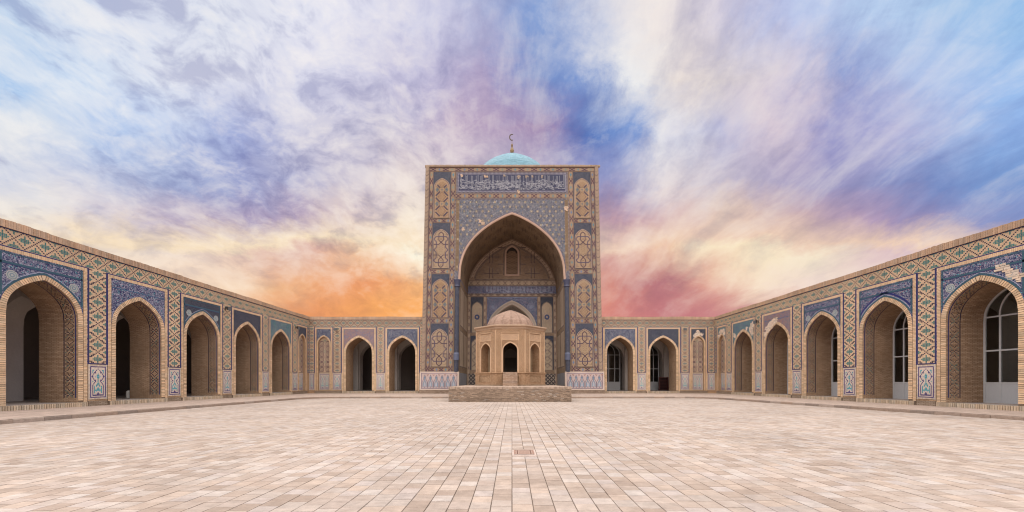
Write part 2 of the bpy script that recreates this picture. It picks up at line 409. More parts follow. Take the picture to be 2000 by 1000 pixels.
def half_arch(hw, rise, n=14):
    """one flank of a four-centred arch from the spring (x = hw, 0) to the apex (0, rise)"""
    out = []
    for i in range(n + 1):
        t = 1 - (1 - (i/n)) ** 1.0
        q = (i/n) ** 2.4 * 0.72 + (i/n) * 0.28 if i else 0
        x = 1 - q
        out.append((hw * x, rise * max(0.0, 1 - x ** 1.15) ** 0.38))
    out[-1] = (0.0, rise)
    return out
def arch_path(hw, z0, zs, rise, n=14):
    """left foot, up, over the apex, down to the right foot"""
    h = half_arch(hw, rise, n)
    left = [(-x, zs + z) for x, z in h]; right = [(x, zs + z) for x, z in reversed(h[:-1])]
    return [(-hw, z0)] + left + right + [(hw, z0)]
def offset_path(p, d):
    """move an open path outwards (to its left-hand side when walking left foot -> right foot)"""
    out = []
    for i in range(len(p)):
        a = p[max(0, i-1)]; b = p[min(len(p)-1, i+1)]; c = p[i]
        d1 = (c[0]-a[0], c[1]-a[1]); d2 = (b[0]-c[0], b[1]-c[1])
        l1 = math.hypot(*d1); l2 = math.hypot(*d2)
        if l1 < 1e-9: d1, l1 = d2, l2
        if l2 < 1e-9: d2, l2 = d1, l1
        nx = -(d1[1]/l1 + d2[1]/l2); nz = d1[0]/l1 + d2[0]/l2; nl = math.hypot(nx, nz)
        nx /= nl; nz /= nl
        k = min(1.5, 1/max(0.4, nx*-d1[1]/l1 + nz*d1[0]/l1))
        out.append((c[0] + nx*d*k, c[1] + nz*d*k))
    return out
def resample(p, step):
    """points spaced evenly along a path, with the tangent at each"""
    out = []; acc = 0.0; nxt = 0.0
    for i in range(len(p)-1):
        a, b = p[i], p[i+1]; l = math.hypot(b[0]-a[0], b[1]-a[1])
        if l < 1e-9: continue
        while nxt <= acc + l + 1e-9:
            t = (nxt-acc)/l; out.append((a[0]+(b[0]-a[0])*t, a[1]+(b[1]-a[1])*t, (b[0]-a[0])/l, (b[1]-a[1])/l)); nxt += step
        acc += l
    return out

def wall_with_arch(mb, x0, x1, z0, z1, path, y, col, mi=0):
    """front face of a wall between x0..x1, z0..z1 with an arched opening given by path (feet at z >= z0)"""
    hl, hr = path[0][0], path[-1][0]; zf = path[0][1]
    mb.rect(x0, hl, z0, z1, y, col, mi); mb.rect(hr, x1, z0, z1, y, col, mi)
    if zf > z0 + 1e-6: mb.rect(hl, hr, z0, zf, y, col, mi)
    for a, b in zip(path[1:-2], path[2:-1]):
        if b[0]-a[0] < 1e-7: continue
        mb.face([(a[0], y, a[1]), (b[0], y, b[1]), (b[0], y, z1), (a[0], y, z1)], col, mi)
def reveal(mb, path, y0, y1, col, mi=0):
    """inner faces of an opening from depth y0 to y1"""
    s_ = 0.0
    for a, b in zip(path[:-1], path[1:]):
        l = math.hypot(b[0]-a[0], b[1]-a[1])
        if l < 1e-7: continue
        mb.face([(a[0], y0, a[1]), (a[0], y1, a[1]), (b[0], y1, b[1]), (b[0], y0, b[1])], col, mi, [(y0, s_), (y1, s_), (y1, s_+l), (y0, s_+l)])
        s_ += l
def voussoirs(mb, path, w, y, step, col, gap=0.012, depth=0.05, mi=0, a=0.16):
    """ring of single bricks outside an opening"""
    ps = resample(path, step)
    for p, q in zip(ps[:-1], ps[1:]):
        g = gap/2/step
        def at(t, r):
            x = p[0]+(q[0]-p[0])*t; z = p[1]+(q[1]-p[1])*t; tx = p[2]+(q[2]-p[2])*t; tz = p[3]+(q[3]-p[3])*t; l = math.hypot(tx, tz) or 1
            return (x - tz/l*r, z + tx/l*r)
        A, B, C_, D_ = at(g, 0), at(1-g, 0), at(1-g, w), at(g, w)
        yy = y - random.uniform(0, 0.012); c = vary(col, a)
        mb.face([(A[0], yy, A[1]), (B[0], yy, B[1]), (C_[0], yy, C_[1]), (D_[0], yy, D_[1])], c, mi)
        mb.face([(A[0], yy, A[1]), (A[0], y+depth, A[1]), (B[0], y+depth, B[1]), (B[0], yy, B[1])], c, mi)
        mb.face([(C_[0], yy, C_[1]), (C_[0], y+depth, C_[1]), (D_[0], y+depth, D_[1]), (D_[0], yy, D_[1])], c, mi)
def spandrel(mb, hx, ztop, outer, y, col, mi=0):
    """panel between an arch's outer line and a rectangular frame of half-width hx"""
    pts = [p for p in outer if abs(p[0]) <= hx + 1e-6]
    # clip the two tips to the frame
    def cut(a, b, X):
        t = (X-a[0])/(b[0]-a[0]); return (X, a[1]+(b[1]-a[1])*t)
    full = []
    for a, b in zip(outer[:-1], outer[1:]):
        if a[0] < -hx <= b[0]: full.append(cut(a, b, -hx))
        if -hx < a[0] < hx: full.append(a)
        if a[0] <= hx < b[0]: full.append(cut(a, b, hx))
    for a, b in zip(full[:-1], full[1:]):
        if b[0]-a[0] < 1e-6: continue
        mb.face([(a[0], y, a[1]), (b[0], y, b[1]), (b[0], y, ztop), (a[0], y, ztop)], col, mi)
    return full

# ================================================================== levels and the plan of the courtyard
Z_WALK, Z_FLOOR = 0.14, 0.37
Z_FR0, Z_FR1, Z_TOP = 7.75, 8.58, 8.93
LAT = 23.3                 # side arcades stand 23.3 m off the axis
BACK = 44.8                # rear arcade
PITCH, PIER = 4.98, 1.0
BAY = PITCH - PIER         # 3.98
THICK = 2.1                # depth of an arch
H_HALL = 7.45

# ================================================================== ground, courtyard paving, walkway and kerb
KERB = [(-18.05, -14), (-18.0, 15), (-17.85, 32.6), (-17.3, 33.9), (-16.2, 34.6), (-9, 34.75), (9, 34.75), (15.4, 34.7), (16.8, 34.1), (17.45, 33.0), (18.4, 23.4), (19.7, 15), (20.9, 6), (22.0, -14)]
def mat_paving():
    m, t, b = new_mat("paving_stone"); nb = NB(t); p = pos_of(nb); c = col_of(nb)
    n1 = nb.noise(p, 6.0, 5, 0.7); n2 = nb.noise(p, 0.35, 4, 0.6); n3 = nb.noise(p, 60, 3, 0.7); n4 = nb.noise(p, 1.6, 5, 0.7)
    st = nb.n('ShaderNodeMapping', {'Vector': p, 'Scale': (3.0, 14.0, 3.0)}).outputs[0]
    n5 = nb.noise(st, 1.0, 4, 0.7)
    f = nb.math('ADD', nb.math('MULTIPLY_ADD', n1, 0.8, 0.6), nb.math('MULTIPLY_ADD', n2, 0.62, -0.31))
    f = nb.math('ADD', f, nb.math('MULTIPLY_ADD', n3, 0.26, -0.13))
    f = nb.math('ADD', f, nb.math('MULTIPLY_ADD', n5, 0.34, -0.17))
    stain = nb.math('MULTIPLY', nb.math('MULTIPLY_ADD', n4, 5.0, -2.55, clamp=True), 0.42)
    col = nb.mix(stain, nb.scale(c, f), (0.33, 0.24, 0.19))
    t.links.new(col, b.inputs['Base Color']); b.inputs['Roughness'].default_value = 0.88; b.inputs['Specular IOR Level'].default_value = 0.25
    t.links.new(nb.bump(nb.math('ADD', n1, n3), 0.35, 0.008), b.inputs['Normal'])
    return m
M_PAVE = mat_paving()
g = MB(); g.face([(-3000, -3000, -0.06), (3000, -3000, -0.06), (3000, 3000, -0.06), (-3000, 3000, -0.06)], (0.36, 0.28, 0.23))
tag(g.build('ground', M_PLAIN), kind='structure')

PAVE_C = [(0.44, 0.352, 0.303), (0.415, 0.327, 0.278), (0.465, 0.38, 0.333), (0.43, 0.348, 0.307), (0.37, 0.283, 0.235), (0.45, 0.357, 0.303), (0.445, 0.372, 0.342), (0.405, 0.318, 0.27), (0.50, 0.42, 0.377)]
def kerb_x(Y):
    left = right = None
    for (x0, y0), (x1, y1) in zip(KERB[:-1], KERB[1:]):
        if y0 != y1 and min(y0, y1) <= Y <= max(y0, y1):
            x = x0 + (x1-x0)*(Y-y0)/(y1-y0)
            if x < 0: left = x if left is None else max(left, x)
            else: right = x if right is None else min(right, x)
    return left, right
courtyard = tag(empty('courtyard', loc=(0, 20, 0)), kind='structure')
bed = MB(); poly = [(x, y, -0.02) for x, y in reversed(KERB)]
bed.face([(x, y-20, z) for x, y, z in reversed(poly)], (0.37, 0.295, 0.245))
bed.build('joint_bed', M_PAVE, courtyard)
CW = 0.254
tiles = []; drain = (0.254, 8.28, 0.42, 0.50)     # centre x, y, width, depth of the drain cover
for ci in range(int(-20.4/CW), int(22/CW)):
    cx0 = ci*CW; y = -6 - random.random()*0.26; tone = random.choice((0, 0, 0, 0.03, -0.03))
    while y < 34.7:
        ln = random.choice((0.25, 0.25, 0.26, 0.245, 0.255, 0.265)); ym = y + ln/2; xm = cx0 + CW/2
        l, r = kerb_x(ym)
        if l is not None and r is not None and l + 0.12 < xm < r - 0.12 and not (abs(xm-drain[0]) < 0.26 and abs(ym-drain[1]) < drain[3]/2+0.12):
            tiles.append((cx0, y, ln, tone))
        y += ln
def tile_geo(w, ln, dz, x=0.0, y=0.0):
    jx, jy, bv = 0.0045, 0.003, 0.003
    x0, x1, y0, y1 = x+jx, x+w-jx, y+jy, y+ln-jy
    o = [(x0, y0, -0.012), (x1, y0, -0.012), (x1, y1, -0.012), (x0, y1, -0.012)]
    i = [(x0+bv, y0+bv, dz), (x1-bv, y0+bv, dz), (x1-bv, y1-bv, dz), (x0+bv, y1-bv, dz)]
    return o + i, [(4, 5, 6, 7), (0, 1, 5, 4), (1, 2, 6, 5), (2, 3, 7, 6), (3, 0, 4, 7)]
def shown(t):
    x, y, ln, _ = t; yc = y+ln/2; xc = x+CW/2
    if yc < 0.5: return 0
    px = 1000 + 762*xc/yc; py = 745 + 762*EYE/yc
    if not (0 <= px <= 2000 and py <= 1000): return 0
    return 1/yc**3
order = sorted(range(len(tiles)), key=lambda i: -shown(tiles[i]))
near = set(order[:296])
def tile_mesh(name, geo, cols):
    v, f = [], []
    for gv, gf in geo:
        k = len(v); v += gv; f += [tuple(a+k for a in q) for q in gf]
    me = bpy.data.meshes.new(name); me.from_pydata(v, [], f); me.materials.append(M_PAVE)
    a = me.color_attributes.new('Col', 'FLOAT_COLOR', 'CORNER'); arr = np.ones((len(f)*4, 4), dtype=np.float32)
    arr[:, :3] = np.repeat(np.array(cols, dtype=np.float32), 20, axis=0); a.data.foreach_set('color', arr.ravel()); me.update()
    return me
pal = [vary((c[0]*0.935, c[1]*0.95, c[2]*0.93), 0.05, 0.02) for c in PAVE_C for _ in range(3)]
variants = [tile_mesh('paving_tile', [tile_geo(CW, 0.254, random.uniform(-0.002, 0.0025))], [c]) for c in pal]
geo, cols = [], []; MEANC = tuple(sum(c[i] for c in pal)/len(pal) for i in range(3))
for i, (x, y, ln, tone) in enumerate(tiles):
    if i in near:
        o = put(random.choice(variants), 'paving_tile', courtyard, (x, y-20, 0)); o.scale = (1, ln/0.254, 1)
    else:
        geo.append(tile_geo(CW, ln, random.uniform(-0.002, 0.0025), x, y-20)); c = random.choice(pal); f = min(1.0, 0.42+5.0/max(5.0, y)); cols.append(tuple((m_+(k-m_)*f)*(1+tone*0.6) for k, m_ in zip(c, MEANC)))
tag(put(tile_mesh('far_paving_tiles', geo, cols), 'far_paving_tiles', courtyard), kind='stuff')

# walkway: raised pavement between the kerb and the walls, on a one-brick kerb
walk = tag(empty('walkway', loc=(0, 20, 0)), kind='structure')
mb = MB(); WC = (0.47, 0.375, 0.32)
OUT = [(-LAT-2, -14), (-LAT-2, BACK+2), (LAT+2, BACK+2), (LAT+2, -14)]
def wq(*p): mb.face([(x, y-20, Z_WALK) for x, y in p], WC)
for (a, b) in zip(KERB[:-1], KERB[1:]):
    if max(a[1], b[1]) <= 33.91 or (a[1] > b[1] and a[1] <= 34.11):
        X = -LAT-0.4 if a[0] < 0 else LAT+0.4
        wq(*( [a, b, (X, b[1]), (X, a[1])] if a[0] > 0 else [(X, a[1]), (X, b[1]), b, a][::1] ))
# corner and rear strips
K = KERB
for a, b in zip(K[3:9], K[4:9]):
    wq(a, b, (b[0], BACK+0.6), (a[0], BACK+0.6))
wq((-LAT-0.4, 33.9), (-17.3, 33.9), (-17.3, BACK+0.6), (-LAT-0.4, BACK+0.6))
wq((16.8, 34.1), (LAT+0.4, 34.1), (LAT+0.4, BACK+0.6), (16.8, BACK+0.6))
def mat_walk():
    m, t, b = new_mat("walkway_paving"); nb = NB(t); p = pos_of(nb); c = col_of(nb)
    br = nb.n('ShaderNodeTexBrick', {'Vector': p, 'Scale': 1.0, 'Mortar Size': 0.006, 'Mortar Smooth': 0.1, 'Bias': 0.0, 'Brick Width': 0.26, 'Row Height': 0.26,
                                     'Color1': (1.08, 1.05, 1.02, 1), 'Color2': (0.82, 0.8, 0.78, 1), 'Mortar': (0.5, 0.46, 0.42, 1)})
    n1 = nb.noise(p, 5, 5, 0.7); n2 = nb.noise(p, 0.4, 3, 0.6); n3 = nb.noise(p, 50, 2, 0.6)
    f = nb.math('ADD', nb.math('MULTIPLY_ADD', n1, 0.5, 0.72), nb.math('MULTIPLY_ADD', n2, 0.4, -0.2)); f = nb.math('ADD', f, nb.math('MULTIPLY_ADD', n3, 0.2, -0.1))
    t.links.new(nb.mix(1.0, nb.scale(c, f), br.outputs['Color'], 'MULTIPLY'), b.inputs['Base Color']); b.inputs['Roughness'].default_value = 0.9
    b.inputs['Specular IOR Level'].default_value = 0.2
    t.links.new(nb.bump(nb.math('SUBTRACT', n1, br.outputs['Fac']), 0.3, 0.01), b.inputs['Normal'])
    return m
M_WALK = mat_walk()
for i, f in enumerate(mb.f):       # keep every sheet looking up
    a, b_, c = (Vector(mb.v[k]) for k in f[:3])
    if (b_-a).cross(c-a).z < 0: mb.f[i] = tuple(reversed(f)); mb.u[i] = mb.u[i][::-1]
mb.build('walkway_sheet', M_WALK, walk)
kerb = tag(empty('kerb', loc=(0, 20, 0)), kind='structure')
kv = []
for q in range(6):
    k = MB(); c = vary((0.36, 0.275, 0.22), 0.22); e = 0.012; h = Z_WALK + random.uniform(0.002, 0.012)
    # a worn stone one unit long: chamfered front edge
    pr = [(-0.02, -0.03), (-0.02, h-0.03), (0.015+e, h), (0.22, h), (0.22, -0.03)]
    for (a, b) in zip(pr[:-1], pr[1:]):
        k.face([(0.006, a[0], a[1]), (0.994, a[0], a[1]), (0.994, b[0], b[1]), (0.006, b[0], b[1])], c)
    k.face([(0.006, p[0], p[1]) for p in reversed(pr)], c); k.face([(0.994, p[0], p[1]) for p in pr], c)
    kv.append(k.mesh('kerb_stone', M_PLAIN))
for a, b in zip(K[:-1], K[1:]):
    l = math.hypot(b[0]-a[0], b[1]-a[1]); n = max(1, round(l/0.95)); ang = math.atan2(b[1]-a[1], b[0]-a[0])
    for i in range(n):
        x = a[0]+(b[0]-a[0])*i/n; y = a[1]+(b[1]-a[1])*i/n
        if y < -6: continue
        o = put(random.choice(kv), 'kerb_stone', kerb, (x, y-20, 0), ang); o.scale = (l/n, 1, random.uniform(0.93, 1.03))

dg = tag(empty('drain_cover', loc=(drain[0], drain[1], 0)), 'small rusty rectangular drain cover set among the courtyard paving tiles', 'drain cover')
mb = MB(); RUST = (0.34, 0.20, 0.15)
mb.frame(-drain[2]/2, drain[2]/2, -drain[3]/2, drain[3]/2, 0.03, 0, RUST)
mb.v = [(x, z, 0.004) for x, y, z in mb.v]; mb.build('rim', M_METAL, dg)
mb = MB(); mb.box(-0.175, 0.175, -0.215, 0.215, -0.02, 0.0, (0.40, 0.275, 0.215))
for sx in (-0.15, 0.13): mb.box(sx, sx+0.02, -0.2, 0.2, 0.0, 0.006, (0.15, 0.08, 0.06))
for sy in (-0.15, -0.05, 0.05, 0.15): mb.box(-0.11, 0.11, sy-0.008, sy+0.008, 0.0, 0.004, (0.30, 0.2, 0.16))
mb.build('lid', M_METAL, dg)
mb = MB(); mb.box(-0.25, 0.25, -0.37, 0.37, -0.03, -0.004, (0.50, 0.40, 0.345)); mb.build('surround', M_PAVE, dg)

# ================================================================== arcade pieces (built once in local metres, then shared)
HW, ZS, RISE = 1.5, 4.65, 1.9
PATH = arch_path(HW, Z_FLOOR, ZS, RISE)
RING = 0.235

def m_bay_wall():
    mb = MB()
    wall_with_arch(mb, -BAY/2, BAY/2, 0.0, Z_FR0, PATH, 0.0, MORT, 0)
    reveal(mb, PATH, 0.0, THICK, BRICK_D, 0)
    # plaster face towards the hall
    b = MB(); wall_with_arch(b, -BAY/2, BAY/2, Z_FLOOR, H_HALL, PATH, THICK, PLASTER, 1)
    for f, c, m_, u_ in zip(b.f, b.c, b.m, b.u):
        mb.face([b.v[i] for i in reversed(f)], c, m_, u_[::-1])
    return mb.mesh('arcade_bay', [M_BRICK, M_PLASTER])
def m_ring(hw=HW, zs=ZS, rise=RISE, z0=Z_FLOOR, w=RING, y=-0.012, step=0.1, col=BRICK_L):
    mb = MB(); p = arch_path(hw, z0, zs, rise, 18); voussoirs(mb, p, w, y, step, col, 0.02, 0.04, a=0.2)
    return mb.mesh('arch_ring', M_STONE)
def m_border(hx=1.94, w=0.175, z0=Z_FLOOR, ztop=7.70, col=BRICK_L):
    mb = MB(); st = 0.078
    z = z0
    while z < ztop - w:
        for s_ in (-1, 1):
            y = -0.012 - random.uniform(0, 0.012); x0, x1 = sorted((s_*(hx-w), s_*hx))
            mb.box(x0, x1, y, 0.03, z+0.005, z+st-0.007, vary(col, 0.13), 0, 'kb')
        z += st
    x = -hx
    while x < hx - 0.01:
        y = -0.012 - random.uniform(0, 0.012); mb.box(x+0.005, min(hx, x+st)-0.007, y, 0.03, ztop-w, ztop-0.004, vary(col, 0.13), 0, 'k'); x += st
    return mb.mesh('brick_border', M_STONE)
def m_line(hx=1.99, z0=2.44, ztop=7.75, w=0.055):
    mb = MB(); mb.ribbon([(-hx+w/2, z0), (-hx+w/2, ztop-w/2), (hx-w/2, ztop-w/2), (hx-w/2, z0)], w, -0.014, NAVY, 0, 0.02)
    return mb.mesh('blue_line', M_GLAZE)
OUTER = offset_path(arch_path(HW, Z_FLOOR, ZS, RISE, 18), RING)
SP_HX, SP_TOP = 1.94-0.175, 7.70-0.175
def m_spandrel(mat, name='spandrel'):
    mb = MB(); spandrel(mb, SP_HX, SP_TOP, OUTER, -0.004, NAVY); return mb.mesh(name, mat)
def m_sp_frame(kind):
    """glazed lines laid on a spandrel: the upper strip, the side lines and the line that follows the arch"""
    mb = MB(); y = -0.012
    out = lambda d: [p for p in offset_path(arch_path(HW, Z_FLOOR, ZS, RISE, 18), RING+d) if abs(p[0]) < SP_HX-0.14 and p[1] > 4.9]
    if kind in ('roundel', 'arc'):
        mb.ribbon([(-SP_HX+0.06, 7.0), (SP_HX-0.06, 7.0)], 0.11, y, (0.04, 0.10, 0.14))
        mb.ribbon([(-SP_HX+0.1, 6.94), (SP_HX-0.1, 6.94)], 0.03, y-0.002, NAVY)
        for s_ in (-1, 1): mb.ribbon([(s_*(SP_HX-0.09), 5.5), (s_*(SP_HX-0.09), 7.42)], 0.07, y, (0.04, 0.10, 0.14))
        mb.ribbon([(-SP_HX+0.06, 7.45), (SP_HX-0.06, 7.45)], 0.05, y, (0.04, 0.10, 0.14))
        for d, w, c in ((0.05, 0.09, (0.04, 0.10, 0.14)), (0.13, 0.03, (0.35, 0.38, 0.5))): 
            pth = out(d)
            if len(pth) > 2: mb.ribbon(pth, w, y-0.001*(d > 0.1), c)
        if kind == 'arc':
            pth = out(0.24)
            mb.ribbon(pth, 0.10, y, (0.022, 0.028, 0.15)); 
    else:
        mb.ribbon([(-SP_HX+0.05, 7.0), (SP_HX-0.05, 7.0)], 0.05, y, (0.06, 0.12, 0.22))
    if kind == 'roundel':
        for s_ in (-1, 1):
            cx, cz = s_*1.28, 6.45
            for k, (r, c) in enumerate(((0.225, (0.50, 0.48, 0.44)), (0.195, (0.20, 0.27, 0.30)), (0.15, (0.42, 0.42, 0.40)), (0.10, (0.16, 0.24, 0.29)), (0.05, (0.45, 0.44, 0.42)))):
                q = [(cx + r*(1+0.06*math.cos(8*a))*math.cos(a), y-0.004-0.002*k, cz + r*(1+0.06*math.cos(8*a))*math.sin(a)) for a in [i*math.pi/12 for i in range(24)]]
                mb.face(q, c)
    return mb.mesh('spandrel_inlay', M_GLAZE)
def m_jamb_mosaic():
    """mosaic band on the inside of the arch: two navy lines and a trellis of dark and teal bricks"""
    mb = MB(); path = arch_path(HW, Z_FLOOR+0.25, ZS, RISE, 18); e = 0.006
    pin = offset_path(path, -e)
    def strip(y0, y1, col):
        for a, b in zip(pin[:-1], pin[1:]):
            if math.hypot(b[0]-a[0], b[1]-a[1]) < 1e-6: continue
            mb.face([(a[0], y0, a[1]), (a[0], y1, a[1]), (b[0], y1, b[1]), (b[0], y0, b[1])], col)
    strip(0.10, 0.16, NAVY); strip(0.72, 0.775, INK)
    ps = resample(offset_path(path, -e), 0.068)
    for i in range(len(ps)-1):
        p, q = ps[i], ps[i+1]
        for j in range(7):
            jm = i % 12; dj = abs(j-3); k = abs(jm-6)
            lat = (dj + k) in (3, 6) or (abs(dj-k) == 3 and dj+k > 6)
            if not lat or (i+j) % 1: continue
            y0 = 0.215 + j*0.068; c = INK if (dj+k) != 6 else (TEAL if random.random() < 0.5 else INK)
            t0, t1 = 0.12, 0.88
            A = (p[0]+(q[0]-p[0])*t0, p[1]+(q[1]-p[1])*t0); B = (p[0]+(q[0]-p[0])*t1, p[1]+(q[1]-p[1])*t1)
            mb.face([(A[0], y0, A[1]), (A[0], y0+0.055, A[1]), (B[0], y0+0.055, B[1]), (B[0], y0, B[1])], c)
    return mb.mesh('reveal_mosaic', M_GLAZE)
def m_step(w=BAY-0.2):
    mb = MB(); x = -w/2; mb.box(-w/2, w/2, -0.07, 0.02, Z_WALK-0.02, Z_FLOOR-0.012, (0.2, 0.155, 0.12), 0, 'kb')
    while x < w/2-0.02:
        mb.box(x+0.008, x+0.074, -0.10-random.uniform(0, 0.012), 0.02, Z_WALK-0.01, Z_FLOOR-random.uniform(0, 0.008), vary((0.52, 0.42, 0.31), 0.22), 0, 'kb'); x += 0.1
    return mb.mesh('threshold_step', M_STONE)

# ---- pier: brick face, mosaic strip, plinth panel
def lattice(mb, x0, z0, nx, nz, a, b, px, pz, y, ox=0, oz=0, teal=TEAL, line=INK, th=0.37):
    """trellis of dark bricks with stepped teal crosses; a, b = brick size, px, pz = period in bricks (even)"""
    for j in range(nz):
        for i in range(nx):
            for sh in ((0, 0), (px//2, pz//2)):
                dx = (i + ox + sh[0]) % px - px//2; dz = (j + oz + sh[1]) % pz - pz//2
                ax, az = abs(dx), abs(dz)
                c = None
                if abs(ax*pz/2 + az*px/2 - px*pz/4) < th*(px+pz)/2: c = line
                elif ax+az <= 3 and not (ax == 1 and az == 2): c = (0.03, 0.10, 0.16) if ax+az == 0 else (teal if ax % 2 == 0 else (teal[0]*1.5, teal[1]*1.25, teal[2]*1.2))
                if c is not None:
                    k = random.uniform(0.85, 1.15); c = (c[0]*k, c[1]*k, c[2]*k)
                    mb.rect(x0+i*a+a*0.07, x0+(i+1)*a-a*0.07, z0+j*b+b*0.07, z0+(j+1)*b-b*0.07, y, c, 1)
                    break
def m_pier():
    mb = MB(); mb.rect(-PIER/2, PIER/2, 0, Z_FR0, 0.0, BRICK, 0)
    mb.box(-PIER/2+0.002, PIER/2-0.002, -0.03, 0, 0.0, 0.42, (0.36, 0.29, 0.225), 0, 'kb')
    return mb.mesh('pier', M_BRICK)
def m_strip(w=PIER, **kw):
    mb = MB(); z0, z1 = 2.46, Z_FR0
    mb.rect(-w/2+0.004, w/2-0.004, z0, z1, -0.006, (0.60, 0.43, 0.285), 0)
    n = max(3, int((w-0.12)/0.0685)); n -= (n+1) % 2; a = (w-0.12)/n
    lattice(mb, -w/2+0.06, z0+0.06, n, int((z1-z0-0.06)/0.0665), a, 0.0665, 14, 12, -0.010, ox=7-n//2, oz=3, **kw)
    for x in (-w/2+0.03, w/2-0.03): mb.ribbon([(x, z0), (x, z1)], 0.05, -0.012, NAVY, 1)
    mb.ribbon([(-w/2+0.005, z0+0.03), (w/2-0.005, z0+0.03)], 0.055, -0.014, NAVY, 1)
    return mb.mesh('mosaic_strip', [M_STONE, M_GLAZE])
ART = """
.......B
.TT..B..
.T..B...
.T.BB...
..B....T
.B....TT
BB..L.TL
.B....TT
..B....T
...BB..T
.T..B..T
...B...T
..B...TT
.B...TT.
.B.T.T..
.B.T...T
.B.T..TT
.B.TTTTT
.B.T.L..
.B.T...B
.B....BB
.BBBBBBB
""".split()
def plinth_art(mb, cx, z0, a, b, y):
    cmap = {'B': (0.05, 0.035, 0.17), 'T': TURQ, 'L': LBLUE}
    for r, row in enumerate(ART):
        full = row + row[-2::-1]
        for i, ch in enumerate(full):
            if ch in cmap:
                x = cx + (i-7.5)*a; z = z0 + (len(ART)-1-r)*b
                mb.rect(x+a*0.04, x+a*0.96, z+b*0.04, z+b*0.96, y, vary(cmap[ch], 0.15), 1)
def m_plinth(w=PIER, n=1):
    mb = MB(); z0, z1 = 0.50, 2.44
    mb.box(-w/2+0.006, w/2-0.006, -0.022, 0.0, z0, z1, CREAM, 0, 'k')
    st = 0.07; z = z0                      # pale header bricks round the panel
    while z < z1-0.03:
        for s_ in (-1, 1):
            x0, x1 = sorted((s_*(w/2-0.006), s_*(w/2-0.085))); mb.rect(x0, x1, z+0.006, z+st-0.006, -0.026, vary((0.56, 0.48, 0.40), 0.15))
        z += st
    x = -w/2+0.09
    while x < w/2-0.12:
        for zz in (z0+0.01, z1-0.09): mb.rect(x+0.005, x+0.06, zz, zz+0.08, -0.026, vary((0.56, 0.46, 0.36), 0.15))
        x += 0.068
    mb.frame(-w/2+0.09, w/2-0.09, z0+0.10, z1-0.10, 0.045, -0.028, (0.05, 0.03, 0.17), 1)
    ww = (w-0.31)/n
    for q in range(n):
        plinth_art(mb, -w/2+0.155+ww*(q+0.5), z0+0.20, ww/15, 1.53/22, -0.028)
    return mb.mesh('plinth_panel', [M_STONE, M_GLAZE])

# ---- narrow blind niche
NI_W, NI_HW, NI_ZS, NI_RISE = 2.1, 0.66, 5.72, 0.95
def m_niche_wall():
    mb = MB(); p = arch_path(NI_HW, 2.46, NI_ZS, NI_RISE); q = [(p[0][0], 0.45)] + p[1:-1] + [(p[-1][0], 0.45)]
    wall_with_arch(mb, -NI_W/2, NI_W/2, 0, Z_FR0, q, 0.0, BRICK, 0); reveal(mb, q, 0, 0.28, BRICK, 0)
    mb.rect(-NI_HW, NI_HW, 0.45, 7.0, 0.28, BRICK_L, 0)
    mb.box(-NI_W/2+0.002, NI_W/2-0.002, -0.03, 0, 0, 0.42, (0.36, 0.29, 0.225), 0, 'kb')
    return mb.mesh('blind_niche', M_BRICK)
def m_niche_panel():
    """interlaced circles and eight-point crosses of dark brick on buff"""
    mb = MB(); y = 0.262
    mb.rect(-NI_HW, NI_HW, 2.44, 6.9, 0.272, (0.54, 0.405, 0.285))
    mb.ribbon([(-NI_HW+0.03, 2.5), (-NI_HW+0.03, 5.7)], 0.035, y, INK); mb.ribbon([(NI_HW-0.03, 2.5), (NI_HW-0.03, 5.7)], 0.035, y, INK); mb.ribbon([(-NI_HW, 2.48), (NI_HW, 2.48)], 0.05, y, INK)
    def circ(cx, cz, r, n=16, a0=0, a1=2*math.pi): 
        return [(cx+r*math.cos(a0+(a1-a0)*i/n), cz+r*math.sin(a0+(a1-a0)*i/n)) for i in range(n+(0 if a1-a0 > 6.28 else 1))]
    for k in range(7):
        z = 2.85 + k*0.6
        for s_ in (-1, 1):
            if abs(z-6.4) < 0.2: continue
            mb.ribbon(circ(s_*0.35, z, 0.24), 0.07, y, MAROON, 0, 0, True)
            mb.ribbon(circ(s_*0.35, z, 0.10, 8), 0.05, y, (0.16, 0.13, 0.12), 0, 0, True)
        if z < 6.2:
            mb.ribbon([(-0.14, z+0.3), (0, z+0.44), (0.14, z+0.3), (0, z+0.16)], 0.04, y-0.002, TEAL if k % 2 else MAROON, 0, 0, True)
            mb.ribbon([(-0.6, z+0.3), (-0.14, z+0.3)], 0.04, y-0.002, MAROON); mb.ribbon([(0.14, z+0.3), (0.6, z+0.3)], 0.04, y-0.002, MAROON)
    return mb.mesh('interlace_panel', M_STONE)
def m_niche_spandrel(mat):
    mb = MB(); o = offset_path(arch_path(NI_HW, 2.46, NI_ZS, NI_RISE, 18), 0.15); spandrel(mb, 0.83, 7.5, o, -0.004, NAVY); return mb.mesh('niche_spandrel', mat)

